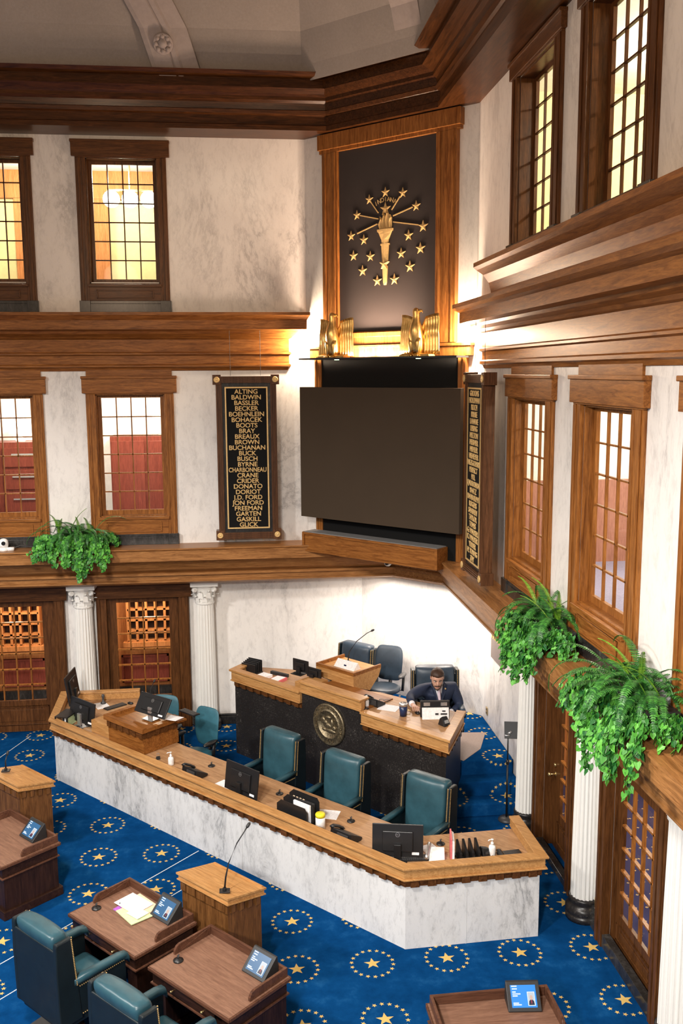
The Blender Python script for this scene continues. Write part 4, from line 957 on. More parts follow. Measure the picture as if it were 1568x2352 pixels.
# ================================================================== NAME BOARDS
NA = 'ALTING,BALDWIN,BASSLER,BECKER,BOEHNLEIN,BOHACEK,BOOTS,BRAY,BREAUX,BROWN,BUCHANAN,BUCK,BUSCH,BYRNE,CHARBONNEAU,CRANE,CRIDER,DONATO,DORIOT,J.D. FORD,JON FORD,FREEMAN,GARTEN,GASKILL,GLICK'.split(',')
NB = 'GROOMS,HOLDMAN,KOCH,KRUSE,LANANE,LEISING,MELTON,MESSMER,MISHLER,NIEMEYER,NIEZGODSKI,PERFECT,POL,QADDOURA,RAATZ,RANDOLPH,ROGERS,SANDLIN,TAYLOR,TOMES,G. WALKER,K. WALKER,YODER,M. YOUNG,ZAY'.split(',')
def name_board(label, loc, rz, names, lit):
    t = thing('name_board', label, 'board', loc, rz, 'hanging boards of gold names')
    M0 = WM[t.name]; fr = lambda x, y, z: M0 @ Vector((x, y, z)); H = 3.06
    m = MB(fr)
    for a, b in ((-.55, -.44), (.44, .55)):
        m.box(a, b, 0, .16, .14, H-.14)
        for q in (.02, .05, .08): m.box(a+q, a+q+.012, -.012, 0, .16, H-.16)
    for z in (.03, H-.15):
        m.box(-.50, .50, -.01, .16, z, z+.12)
        for q in (.02, .055, .09): m.box(-.46, .46, -.022, -.01, z+q, z+q+.014)
    m.box(-.46, .46, .04, .16, .1, H-.1); m.build('frame', 'board_wood', t)
    for x in (-.53, .53):
        for z in (.10, H-.09):
            m = MB(fr); m.box(x-.075, x+.075, -.02, .17, z-.09, z+.09); cb = m.build('corner_block', 'board_wood', t, bevel=.004)
            m = MB(fr); m.lathe([(0, .0), (.055, 0), (.055, .012), (.04, .02), (.03, .012), (.015, .022), (0, .022)], (x, -.02, z), 18, m=Matrix.Rotation(pi/2, 3, 'X')); m.build('rosette', 'gold_paint', cb, True)
    m = MB(fr); m.box(-.44, .44, .02, .04, .14, H-.14); m.build('marble_panel', 'dark_stone', t)
    m = MB(fr); m.box(-.37, .37, .005, .02, .24, H-.24); m.build('name_field', 'black_cloth', t)
    m = MB(fr)
    for a, b, c_, e in ((-.39, -.365, .22, H-.22), (.365, .39, .22, H-.22), (-.365, .365, .22, .245), (-.365, .365, H-.245, H-.22)): m.box(a, b, -.004, .02, c_, e)
    m.build('border', 'gold_paint', t)
    n = len(names)
    for i, nm in enumerate(names):
        z = H-.31 - i*(H-.60)/(n-1)
        mt = M0 @ Matrix.Translation((0, .003, z)) @ Matrix.Rotation(pi/2, 4, 'X')
        w = .80 if len(nm) > 10 else 1.04
        text('name_line', nm, mt, .116, 'gold_paint', t, .003, sx=w, bold=.003)
    for x in (-.28, .27):
        m = MB(fr); m.tube([(x, .08, H-.02), (x, .08, H+.66+.15)], .004, 6); m.build('hanging_wire', 'dark_grey', t)
        m = MB(fr); m.tube([(x, .08, .02), (x, .08, -.02)], .006, 6); m.build('foot', 'brass', t)
name_board('hanging board of gold names left of the blank screen', (.16, 17.36, 3.90), 0, NA, False)
name_board('hanging board of gold names right of the blank screen, seen edge on', (3.44, 13.52, 3.92), radians(-90), NB, False)
# ================================================================== SMALL WALL THINGS
t = thing('security_camera', 'small white dome camera on the ledge left of the hanging fern', 'camera', (-4.28, 17.36, 3.82))
m = MB(); m.lathe([(.10, 0), (.10, .03), (.085, .05), (.085, .06)], (-4.28, 17.36, 3.82), 20); m.box(-4.22, -4.1, 17.3, 17.42, 3.82, 3.88); m.build('base', 'white_plastic', t, True)
m = MB(); m.loft([[(-4.28+a*cos(2*pi*k/16), 17.36+b*sin(2*pi*k/16), 3.82+z) for k in range(16)] for z, a, b in ((.06, .075, .075), (.12, .085, .08), (.18, .08, .075), (.215, .05, .05), (.225, .01, .01))]); hd = m.build('head', 'white_plastic', t, True)
m = MB(); m.tube([(-4.27, 17.30, 3.97), (-4.265, 17.265, 3.965)], .035, 14); m.build('lens', 'black_plastic', hd)
m = MB(); m.tube([(-4.12, 17.36, 3.86), (-4.0, 17.4, 3.90), (-3.8, 17.44, 3.86), (-3.5, 17.46, 3.83)], .007, 6); m.build('cable', 'dark_grey', t)
t = thing('ceiling_camera', 'tiny white dome camera under the oak trough', 'camera', (2.74, 17.1, 3.42))
m = MB(); m.sphere((2.74, 17.1, 3.44), .07, .07, .06, 14); m.build('dome', 'white_plastic', t, True)
m = MB(); m.box(2.70, 2.78, 17.1, 17.75, 3.45, 3.50); m.build('bracket', 'dark_grey', t)
m = MB(); m.sphere((2.71, 17.04, 3.435), .035, .03, .03, 12); m.build('lens', 'black_plastic', t, True)
t = thing('wall_plaque', 'dark metal plaque with raised letters under the right ledge', 'plaque', (4.38, 15.3, 2.0))
m = MB(); m.box(4.35, 4.39, 14.94, 15.66, 2.0, 2.85); m.build('plate', 'dark_plaque', t, bevel=.006)
m = MB()
for z in (2.62, 2.38):
    for i in range(7): m.box(4.335, 4.352, 15.02+i*.085, 15.07+i*.085, z, z+.07)
m.build('lettering', 'gold_paint', t)
for nm, p, lb in (('wall_outlet', (4.385, 15.97, .88), 'brass light switch plate on the marble behind the microphone stand'), ('wall_outlet', (4.385, 10.62, .30), 'brass outlet plate at the foot of the column between the glazed doors')):
    t = thing(nm, lb, 'outlet', p); m = MB(); m.box(p[0]-.012, p[0], p[1]-.05, p[1]+.05, p[2]-.07, p[2]+.07); m.build('plate', 'brass', t, bevel=.003)
    for dz in (-.03, .03): m = MB(); m.box(p[0]-.016, p[0]-.011, p[1]-.02, p[1]+.02, p[2]+dz-.018, p[2]+dz+.018); m.build('socket', 'dark_grey', t)

# ================================================================== THINGS ON THE DESKS
WZ = .93
def monitor(label, x, y, z, rz, w=.56, h=.35, lift=.10, stand='black_plastic', tilt=-8, badge=True):
    """back of the monitor faces local -y"""
    t = thing('computer_monitor', label, 'monitor', (x, y, z), radians(rz), 'computer monitors on the desks'); L = True
    R3 = Matrix.Rotation(radians(tilt), 3, 'X'); c = Vector((0, 0, lift+h/2)); fr = lambda a, b, e: c + R3 @ Vector((a, b, e))
    m = MB(fr); m.box(-w/2, w/2, -.012, .012, -h/2, h/2, bev=.004); m.box(-w*.3, w*.3, -.04, -.012, -h*.32, h*.30, bev=.01); ho = m.build('housing', 'black_plastic', t, False, L)
    m = MB(fr); m.box(-w/2+.008, w/2-.008, .012, .0135, -h/2+.01, h/2-.008); m.build('display', 'black_satin', t, False, L)
    m = MB(); m.box(-.045, .045, -.085, -.045, .015, lift+h*.45); m.build('stand', stand, t, False, L, bevel=.006)
    m = MB(); m.box(-.12, .12, -.15, .06, 0, .015); m.build('foot', stand, t, False, L, bevel=.006)
    if badge:
        bm = Matrix.Translation(fr(0, -.0415, h*.20)) @ (R3 @ Matrix.Rotation(pi/2, 3, 'X')).to_4x4()
        m = MB(lambda a, b, e: bm @ Vector((a, b, e))); m.loft([[(r*cos(2*pi*k/24), r*sin(2*pi*k/24), q) for k in range(24)] for r, q in ((.024, 0), (.024, .002), (.028, .002), (.028, 0))], caploop=True); m.build('badge_ring', 'silver', ho, False, L)
        tx = text('badge_letters', 'DELL', WM[t.name] @ bm, .019, 'silver', ho, .0006)
        m = MB(fr); m.box(w*.28, w*.42, -.0135, -.012, -h*.42, -h*.34); m.build('sticker', 'paper', ho, False, L)
    return t
monitor('black monitor on the marble desk, left of the black letter tray', -.06, 12.86, WZ, -48, .68, .42, .07)
monitor('black monitor near the front corner of the marble desk', 1.88, 10.93, WZ, -12, .64, .41, .03)
monitor('black monitor with silver stand at the left end of the marble desk', -2.80, 16.03, WZ, -47, .72, .40, .06, 'silver')
monitor('monitor seen from the side at the far left corner of the marble desk', -3.06, 16.62, WZ, 84, .66, .52, .26)
monitor('monitor with silver stand on the raised desk lectern', -1.50, 15.12, 1.35, -43, .72, .34, .05, 'silver', -32)
m0 = monitor('dark monitor on the rostrum, left of its lectern box', 1.02, 16.20, 1.66, -45, .36, .22, .03, 'black_plastic', 0, False)
m0 = monitor('low dark monitor on the rostrum, touching its lectern box', 1.24, 15.98, 1.62, -48, .34, .18, .02, 'black_plastic', 0, False)
def keyboard(label, x, y, z, rz, w=.42):
    t = thing('keyboard', label, 'keyboard', (x, y, z), radians(rz), 'keyboards')
    m = MB(); m.box(-w/2, w/2, -.07, .07, 0, .018); m.build('tray', 'black_plastic', t, False, True, bevel=.004)
    m = MB()
    for r in range(5):
        for k in range(14): xx = -w/2+.018+k*(w-.03)/14; m.box(xx, xx+.02, -.06+r*.025, -.04+r*.025, .018, .025)
    m.build('keys', 'dark_grey', t, False, True)
keyboard('black keyboard lying at the left end of the marble desk', -2.36, 16.9, WZ, 40)
keyboard('black keyboard below the monitor at the desk corner', 2.08, 10.88, WZ, -3, .40)
keyboard('black keyboard on the right edge of the raised desk lectern', -.92, 15.2, 1.38, -48, .40)
def mouse(label, x, y, z, rz, mat='black_plastic'):
    t = thing('computer_mouse', label, 'mouse', (x, y, z), radians(rz), 'computer mice')
    m = MB(); m.loft([[(a*cos(2*pi*k/14), b*sin(2*pi*k/14), q) for k in range(14)] for q, a, b in ((0, .035, .06), (.02, .036, .062), (.035, .025, .045), (.04, .008, .015))]); m.build('shell', mat, t, True, True)
    m = MB(); m.tube([(0, .035, .036), (0, .05, .03)], .006, 8); m.build('wheel', 'silver', t, True, True)
mouse('black mouse on the left end of the marble desk, beyond the keyboard', -2.1, 17.03, WZ, 60)
mouse('black mouse under the hand of the seated man', 2.74, 14.12, 1.60, 10)
def phone(label, x, y, z, rz, sc_=1.0, flat=False):
    """desk phone seen from behind: wedge body raised on a stand"""
    t = thing('desk_phone', label, 'phone', (x, y, z), radians(rz), 'black desk phones'); k = sc_
    a = .04 if flat else .12
    m = MB(); m.loft([[(s*.14*k, -.09*k, 0) for s in (-1, 1)] + [(s*.14*k, .09*k, 0) for s in (1, -1)], [(s*.13*k, -.075*k, a*k) for s in (-1, 1)] + [(s*.14*k, .10*k, .03*k) for s in (1, -1)]]); m.build('body', 'black_plastic', t, False, True, bevel=.008)
    m = MB(); m.loft([[(-.115*k+dx*.03*k, y_*k, (h+dz*.018)*k) for dx, dz in ((-1, 0), (0, 1), (1, 0), (0, -1))] for y_, h in ((-.08, a+.008), (-.05, a+.012), (.04, a*.42+.034), (.085, .052), (.1, .045))]); m.build('handset', 'black_satin', t, True, True)
    m = MB(); m.box(-.03*k, .11*k, -.095*k, -.085*k, a*.2*k, a*.85*k); m.build('back_stand', 'dark_grey', t, False, True)
    m = MB(); m.tube([(-.14*k, 0, .02), (-.19*k, -.02, .012), (-.2*k, .06, .012), (-.15*k, .1, .012)], .006, 6); m.build('cord', 'black_plastic', t, False, True)
phone('black desk phone between hand sanitizer and monitor on the marble desk', -.78, 13.72, WZ, -47, 1.25)
phone('black desk phone behind the wipes canister, toward the desk corner', 1.28, 11.48, WZ, -47, 1.3)
phone('flat black desk phone in the right corner of the marble desk', 3.30, 10.78, WZ, 6, 1.1, True)
phone('black desk phone on the rostrum beside the white sanitizer bottle', 2.12, 14.62, 1.60, -48, 1.1)
def white_phone():
    t = thing('white_phone', 'grey and white desk phone beside the corner monitor', 'phone', (2.36, 10.83, WZ), radians(-10))
    m = MB(); m.loft([[(-.1, -.1, 0), (.1, -.1, 0), (.1, .1, 0), (-.1, .1, 0)], [(-.1, -.1, .02), (.1, -.1, .02), (.1, .1, .12), (-.1, .1, .12)]]); m.build('body', 'white_plastic', t, False, True, bevel=.01)
    m = MB(); m.tube([(-.13, -.09, .06), (-.12, -.03, .08), (-.1, .06, .13), (-.09, .12, .15)], [.025, .02, .02, .026], 10); m.build('handset', 'silver', t, True, True)
white_phone()
def sanitizer(label, x, y, z, s=1.0):
    t = thing('sanitizer_bottle', label, 'bottle', (x, y, z), .3, 'pump bottles')
    m = MB(); m.lathe([(r*s, q*s) for r, q in ((.0, 0), (.042, 0), (.045, .01), (.045, .10), (.038, .125), (.018, .135), (.018, .145), (0, .145))], (0, 0, 0), 18); m.build('bottle', 'white_plastic', t, True, True)
    m = MB(); m.lathe([(r*s, q*s) for r, q in ((.02, .14), (.02, .165), (.008, .17), (.008, .2), (.018, .2), (.018, .212), (0, .212))], (0, 0, 0), 12); m.tube([(0, 0, .206*s), (-.05*s, 0, .208*s), (-.06*s, 0, .195*s)], .007*s, 8); m.build('pump', 'white_plastic', t, True, True)
sanitizer('white hand sanitizer bottle beside the raised desk lectern', -1.16, 14.16, WZ)
sanitizer('clear hand sanitizer bottle at the right end of the marble desk', 3.08, 10.86, WZ, 1.0)
sanitizer('white pump bottle on the rostrum, right of the center rim', 1.98, 14.52, 1.60, .9)
def grommet(label, x, y, z):
    t = thing('desk_microphone_base', label, 'desk outlet', (x, y, z), 0, 'round black sockets in the desk tops')
    m = MB(); m.lathe([(0, 0), (.055, 0), (.055, .012), (.03, .018), (.02, .03), (0, .03)], (0, 0, 0), 20); m.build('flange', 'black_plastic', t, True, True)
    m = MB(); m.tube([(0, 0, .03), (0, 0, .06), (.01, 0, .07)], .012, 8); m.build('plug', 'dark_grey', t, True, True)
grommet('round black socket in the marble desk top, behind the phone by the sanitizer', -.53, 14.03, WZ)
grommet('round black socket in the marble desk top, left of the black letter tray', .48, 12.92, WZ)
grommet('round black socket in the marble desk top, between wipes and corner monitor', 1.41, 11.96, WZ)
grommet('round black socket in the marble desk top, behind the red folder', 2.49, 11.2, WZ)
def onsd(i, x, y, z=0): return DESKS[i].matrix_basis @ Vector((x, y, .76+z))
bpy.context.view_layer.update()
for i, lb in ((0, 'round black socket on the senator desk with papers'), (1, 'round black socket on the senator desk without papers')):
    p = onsd(i, -.47, -.16); grommet(lb, p.x, p.y, p.z)
def sheet(label, x, y, z, rz, w=.22, h=.29, mat='paper', th=.004, curl=0.0):
    t = thing('paper_sheet', label, 'paper', (x, y, z), radians(rz), 'loose papers'); m = MB(); n = 6
    for i in range(n):
        a, b = -w/2+w*i/n, -w/2+w*(i+1)/n; f = lambda q: curl*((q/w)+.5)**2
        m.loft([[(a, -h/2, f(a)), (b, -h/2, f(b)), (b, h/2, f(b)), (a, h/2, f(a))], [(a, -h/2, f(a)+th), (b, -h/2, f(b)+th), (b, h/2, f(b)+th), (a, h/2, f(a)+th)]])
    m.build('sheet', mat, t, False, True); return t
sheet('white paper on the marble desk left of the middle monitor', -.30, 13.33, WZ, -47, .3, .2)
sheet('white paper on the marble desk right of the black letter tray', 1.12, 12.2, WZ, -20, .3, .26)
sheet('white paper on the marble desk right of the corner monitor', 2.33, 11.08, WZ, 20, .2, .25)
sheet('curling white paper on the raised desk lectern', -1.18, 14.93, 1.40, -40, .34, .2, 'paper', .004, .02)
sheet('white paper at the left end of the marble desk, under the dark stamp', -2.62, 17.0, WZ, 25, .24, .34)
sheet('white paper beside the glasses on the rostrum', 2.33, 14.42, 1.60, -30, .32, .26)
sheet('white document with red cover on the left rostrum top, nearest the rim', .33, 16.64, 1.45, -45, .22, .34, 'paper', .05)
sheet('red and white document on the left rostrum top, nearest the oak riser', .6, 16.42, 1.45, -40, .22, .32, 'red_folder', .05)
sheet('white sheet on the red document of the left rostrum top', .6, 16.42, 1.50, -38, .18, .28, 'paper', .006)
# stamp, clip, organizers
t = thing('hand_stamp', 'dark green hand stamp standing on papers at the desk end', 'stamp', (-2.6, 17.1, WZ)); m = MB(); m.lathe([(0, 0), (.05, 0), (.05, .03), (.02, .05), (.02, .11), (.03, .14), (.025, .18), (0, .185)], (0, 0, 0), 16); m.build('handle', 'dark_grey', t, True, True)
t = thing('binder_clip', 'black binder clip at the foot of the raised desk lectern', 'clip', (-1.38, 14.40, WZ), .4); m = MB(); m.loft([[(-.03, -.025, 0), (-.03, .025, 0), (-.03, .005, .05), (-.03, -.005, .05)], [(.03, -.025, 0), (.03, .025, 0), (.03, .005, .05), (.03, -.005, .05)]]); m.build('clip_body', 'black_plastic', t, False, True)
for s in (-1, 1): m = MB(); m.tube([(-.02, 0, .05), (-.015, s*.015, .10), (.015, s*.015, .10), (.02, 0, .05)], .004, 6); m.build('clip_handle', 'silver', t, False, True)
def sorter():
    t = thing('letter_tray', 'black letter tray holding papers, behind the yellow lidded wipes', 'tray', (.70, 12.10, WZ), radians(-47))
    m = MB(); m.box(-.28, .28, -.13, .13, 0, .012)
    m.build('base', 'black_plastic', t, False, True)
    for i, y in enumerate((-.13, .0, .12)):
        i += 1
        m = MB(); m.loft([[(-.28, y, .01), (.28, y, .01), (.28, y, .20+.03*i), (.24, y, .25+.03*i), (-.2, y, .25+.03*i), (-.28, y, .18+.03*i)], [(-.28, y+.008, .01), (.28, y+.008, .01), (.28, y+.008, .20+.03*i), (.24, y+.008, .25+.03*i), (-.2, y+.008, .25+.03*i), (-.28, y+.008, .18+.03*i)]]); m.build('divider', 'black_plastic', t, False, True)
    m = MB(); m.box(-.05, .25, -.04, -.012, .012, .285); m.build('papers', 'paper', t, False, True)
    m = MB(); m.box(-.18, .22, .045, .10, .012, .26); m.build('folders', 'dark_grey', t, False, True)
    for i in range(4): m = MB(); m.box(-.15+i*.06, -.12+i*.06, .06, .07, .26, .285); m.build('index_tab', 'cream_paper', t, False, True)
sorter()
t = thing('wipes_canister', 'white wipes canister with a yellow lid on the marble desk', 'canister', (.98, 11.82, WZ)); m = MB(); m.lathe([(0, 0), (.065, 0), (.065, .17), (0, .17)], (0, 0, 0), 24); m.build('can', 'white_plastic', t, True, True)
m = MB(); m.lathe([(.066, .165), (.068, .20), (.06, .215), (0, .215)], (0, 0, 0), 24); m.build('lid', 'yellow_lid', t, True, True)
t = thing('folder_stand', 'red folder and white papers standing upright on the desk end', 'folder', (2.56, 10.88, WZ), radians(80))
m = MB(); m.box(-.14, .14, 0, .02, 0, .30); m.build('cover', 'red_folder', t, False, True)
m = MB(); m.loft([[(-.14, -.03, .0), (.14, -.03, 0), (.14, -.002, 0), (-.14, -.002, 0)], [(-.13, -.03, .26), (.13, -.03, .26), (.13, -.002, .28), (-.13, -.002, .28)]]); m.build('papers', 'paper', t, False, True)
t = thing('file_sorter', 'black wire file sorter with four pointed dividers on the desk end', 'file sorter', (2.76, 10.84, WZ), radians(3)); m = MB(); m.box(-.15, .15, -.11, .11, 0, .015); m.build('base', 'black_plastic', t, False, True)
for i in range(4): m = MB(); x = -.13+i*.08; m.loft([[(x, -.10, 0), (x, .10, 0), (x, .10, .20), (x, -.10, .10)], [(x+.01, -.10, 0), (x+.01, .10, 0), (x+.03, .10, .20), (x+.03, -.10, .10)]]); m.build('divider', 'black_plastic', t, False, True)
t = thing('voting_box', 'small black angular device beside the clear sanitizer bottle', 'device', (2.99, 10.87, WZ), .3); m = MB(); m.loft([[(-.06, -.06, 0), (.06, -.06, 0), (.06, .06, 0), (-.06, .06, 0)], [(-.055, -.02, .11), (.05, -.03, .09), (.05, .04, .08), (-.055, .05, .11)]]); m.build('body', 'black_plastic', t, False, True, bevel=.01)
m = MB(); m.obox((0, -.055, .05), .05, .012, .03); m.build('button', 'dark_grey', t, False, True)
# dark screen divider and clutter at the left end
t = thing('monitor_riser', 'black wire riser with folders at the far left desk corner', 'stand', (-3.08, 16.1, WZ), radians(70))
m = MB(); m.box(-.2, .2, -.12, .12, .20, .215)
for x in (-.19, .19):
    for y in (-.11, .11): m.box(x-.01, x+.01, y-.01, y+.01, 0, .2)
m.build('rack', 'black_plastic', t, False, True)
for i in range(3): m = MB(); m.box(-.15, .15, -.1+i*.04, -.08+i*.04, .02, .18); m.build('folder', ('green_folder', 'paper', 'dark_grey')[i], t, False, True)
m = MB(); rnd = random.Random(3)
for k in range(7):
    p0 = Vector((-2.9+rnd.random()*.3, 15.75+rnd.random()*.3, WZ+.012)); pts = [p0]
    for j in range(5): p0 = p0 + Vector((rnd.uniform(-.12, .12), rnd.uniform(-.1, .12), 0)); p0.z = WZ+.012+rnd.random()*.03; pts.append(p0)
    m.tube(pts, .009, 6)
tag(m.build('computer_cables', 'black_plastic'), 'tangle of black cables behind the leftmost desk monitor', 'cables', None, 'stuff')
# rostrum things
t = thing('file_sorter', 'black file sorter in the left corner of the granite rostrum', 'file sorter', (.16, 16.98, 1.45), radians(-40)); m = MB(); m.box(-.16, .16, -.12, .12, 0, .03); m.build('base', 'black_plastic', t, False, True)
for i in range(5): m = MB(); y = -.11+i*.05; m.box(-.16, .16, y, y+.012, .02, .2+.012*i); m.build('divider', 'black_plastic', t, False, True)
t = thing('black_bar', 'long black ruler lying behind the documents on the rostrum', 'ruler', (.66, 16.75, 1.45), radians(-42)); m = MB(); m.box(-.2, .2, -.03, .03, 0, .06); m.build('bar', 'black_satin', t, False, True, bevel=.004)
t = thing('tent_card', 'white tent card standing on the rostrum lectern box', 'card', LB(.48, .30, 1.80), RZR); m = MB(); m.loft([[(-.24, -.09, 0), (-.24, .02, .12), (-.24, .03, .12), (-.24, .10, 0)], [(.24, -.09, 0), (.24, .02, .12), (.24, .03, .12), (.24, .10, 0)]]); m.build('card', 'white_plastic', t, False, True)
m = MB(); m.obox((0, -.05, .05), .05, .01, .03); m.build('mark', 'navy_cup', t, False, True)
def gooseneck(label, base, pts, cat='microphone', r=.007):
    t = thing('gooseneck_microphone', label, cat, base, 0, 'gooseneck microphones')
    b = Vector(base); m = MB(); m.box(-.06, .06, -.045, .045, 0, .02); m.tube([(0, 0, .02), (0, 0, .05)], .022, 12); m.build('base', 'black_plastic', t, False, True, bevel=.004)
    q = [Vector(p)-b for p in pts]; m = MB(); m.tube([(0, 0, .04)] + q, [.011, .010]+[r]*(len(q)-1), 8); m.build('neck', 'black_plastic', t, True, True)
    d = (q[-1]-q[-2]).normalized(); m = MB(); m.tube([q[-1], q[-1]+d*.02, q[-1]+d*.055, q[-1]+d*.07], [.012, .019, .018, .008], 10); m.build('capsule', 'black_satin', t, True, True)
gooseneck('gooseneck microphone on the oak podium in the foreground', (-.27, 10.05, 1.135), [(-.255, 10.07, 1.3), (-.22, 10.10, 1.45), (-.12, 10.16, 1.66), (-.03, 10.2, 1.78), (-.005, 10.22, 1.81)])
gooseneck('gooseneck microphone on the rostrum lectern box', LB(.30, .52, 1.80), [LB(.31, .54, 2.0), LB(.42, .62, 2.2), LB(.58, .72, 2.36), LB(.64, .76, 2.40)])
gooseneck('small gooseneck microphone behind the raised desk lectern', (-1.73, 16.9, WZ), [(-1.73, 16.9, 1.12), (-1.70, 16.95, 1.25), (-1.66, 17.0, 1.33)])
gooseneck('microphone base at the left edge, on the podium behind a senator desk', (-3.55, 13.73, 1.145), [(-3.55, 13.73, 1.3), (-3.53, 13.76, 1.38)])
t = thing('music_stand', 'black microphone stand with a tilted panel and round base, beside the steps', 'stand', (4.06, 13.54, 0))
m = MB(); m.lathe([(0, 0), (.13, 0), (.13, .02), (.10, .05), (.03, .06), (0, .06)], (0, 0, 0), 28); m.build('base', 'dark_grey', t, True, True)
m = MB(); m.tube([(0, 0, .05), (0, 0, .95)], .016, 10); m.tube([(0, 0, .93), (0, 0, 1.0)], .024, 10); m.tube([(0, 0, 1.0), (0, 0, 1.42)], .011, 10); m.build('pole', 'black_plastic', t, True, True)
m = MB(); R3 = Matrix.Rotation(radians(-12), 3, 'Z') @ Matrix.Rotation(radians(-25), 3, 'X'); m.obox((.09, .02, 1.47), .28, .02, .26, R3); m.build('panel', 'black_plastic', t, False, True, bevel=.004)
m = MB(); m.tube([(0, 0, 1.42), (.05, .0, 1.46)], .02, 8); m.tube([(-.05, -.01, 1.40), (.03, -.01, 1.40)], .014, 8); m.build('clamp', 'silver', t, True, True)
t = thing('glasses', 'pair of dark framed glasses lying on the rostrum top', 'glasses', (2.30, 14.72, 1.60), radians(-20)); m = MB()
for s in (-1, 1):
    m.tube([(s*.045+.038*cos(2*pi*k/12), .03*sin(2*pi*k/12), .014+.02*(1+sin(2*pi*k/12))/2) for k in range(13)], .004, 6)
    m.tube([(s*.085, 0, .03), (s*.09, .08, .012), (s*.08, .18, .008)], .004, 6)
m.tube([(-.01, 0, .03), (.01, 0, .03)], .004, 6); m.build('frame', 'black_plastic', t, False, True)
t = thing('travel_cup', 'dark blue tumbler with steel rim on the rostrum', 'cup', (2.50, 14.05, 1.60)); m = MB(); m.lathe([(0, 0), (.055, 0), (.066, .17), (0, .17)], (0, 0, 0), 24); m.build('body', 'navy_cup', t, True, True)
m = MB(); m.lathe([(.067, .165), (.069, .205), (.062, .21), (.055, .195), (0, .195)], (0, 0, 0), 24); m.build('rim', 'silver', t, True, True); m = MB(); m.tube([(.05, -.02, .03), (.1, -.03, .03), (.11, -.03, .09), (.06, -.02, .1)], .008, 8); m.build('handle', 'brass', t, True, True)
t = thing('name_stand', 'white name plate leaning on a black display before the seated man', 'sign', (2.98, 13.88, 1.60), radians(-5))
m = MB(); m.loft([[(-.21, -.05, 0), (.21, -.05, 0), (.21, -.03, 0), (-.21, -.03, 0)], [(-.21, .0, .17), (.21, .0, .17), (.21, .02, .17), (-.21, .02, .17)]]); m.build('plate', 'white_plastic', t, False, True)
m = MB(); m.loft([[(-.23, .04, 0), (.23, .04, 0), (.23, .14, 0), (-.23, .14, 0)], [(-.23, .05, .26), (.23, .05, .26), (.23, .08, .27), (-.23, .08, .27)]]); m.build('display', 'black_plastic', t, False, True, bevel=.006)
for x in (-.13, .14): m = MB(); m.obox((x, .046, .215), .10, .012, .055); m.build('clip', 'silver', t, False, True)
m = MB(); m.obox((.02, -.033, .08), .05, .008, .03); m.obox((.13, -.033, .08), .10, .008, .025); m.obox((.13, -.025, .125), .05, .008, .02); m.build('print', 'dark_grey', t, False, True)
t = thing('desk_phone', 'small black angular phone on the right corner of the rostrum', 'phone', (3.06, 13.58, 1.60), .5, 'black desk phones'); m = MB(); m.loft([[(-.07, -.08, 0), (.07, -.08, 0), (.08, .08, 0), (-.07, .08, 0)], [(-.05, -.0, .15), (.05, -.0, .14), (.06, .06, .10), (-.05, .06, .10)]]); m.build('body', 'black_plastic', t, False, True, bevel=.012)
m = MB(); m.obox((0, -.05, .07), .07, .012, .05, Matrix.Rotation(-.5, 3, 'X')); m.build('keypad', 'silver', t, False, True)
# senators' display tablets
def tablet(i, label, x, y, rz=0.0, scr='screen_blue', skin='screen_skin'):
    o = DESKS[i]; p = onsd(i, x, y); a = o.rotation_euler.z + radians(rz)
    t = thing('display_tablet', label, 'tablet', p, a, 'name display tablets on the senator desks'); T = radians(-28)
    R3 = Matrix.Rotation(T, 3, 'X'); fr = lambda u, v, w: Vector((0, 0, 0)) + R3 @ Vector((u, w, v))   # u right, v up the face, w behind the face
    W_ = .33
    m = MB(); m.loft([[(q, 0, 0), (q, -.012, .015), (q, .185, .205), (q, .205, .205), (q, .22, .0)] for q in (-W_/2, W_/2)]); m.build('housing', 'black_satin', t, False, True, bevel=.006)
    fm = lambda u, v, w: Vector((u, -.012+v*.72-w*.694, .015+v*.694+w*.72))
    m = MB(fm); m.box(-.125, .125, .035, .238, .001, .006); sc2 = m.build('screen', scr, t, False, True)
    for u0, u1, v in ((-.115, -.06, .222), (-.11, -.06, .198), (-.11, -.075, .17), (-.11, -.03, .152), (-.11, -.06, .134), (-.11, -.055, .07), (-.11, -.03, .055)): m = MB(fm); m.box(u0, u1, v, v+.010, .007, .0085); m.build('text_line', 'screen_text', sc2, False, True)
    m = MB(fm); m.box(.035, .108, .05, .175, .007, .0085); m.build('portrait_border', 'screen_text', sc2, False, True)
    m = MB(fm); m.box(.04, .103, .055, .17, .0085, .0095); m.build('portrait_ground', 'screen_photo', sc2, False, True)
    m = MB(fm); m.loft([[(.043, .055, .0095), (.1, .055, .0095), (.095, .09, .0095), (.08, .105, .0095), (.063, .105, .0095), (.048, .09, .0095)], [(.043, .055, .0105), (.1, .055, .0105), (.095, .09, .0105), (.08, .105, .0105), (.063, .105, .0105), (.048, .09, .0105)]]); m.build('portrait_suit', 'screen_dark', sc2, False, True)
    m = MB(fm); m.loft([[(.0715+.015*cos(2*pi*k/14), .122+.022*sin(2*pi*k/14), w) for k in range(14)] for w in (.0095, .0115)]); m.build('portrait_head', skin, sc2, False, True)
    m = MB(fm); m.box(.068, .075, .07, .1, .0105, .0115); m.build('portrait_tie', 'screen_red', sc2, False, True)
tablet(0, 'display tablet on the senator desk with papers', .29, .17)
tablet(1, 'display tablet on the senator desk without papers, beside the podium', .34, .17)
tablet(2, 'display tablet on the senator desk cut by the left edge', .22, .17)
tablet(3, 'brightly lit display tablet on the senator desk at the bottom edge', .30, .17, -6, 'screen_bright')
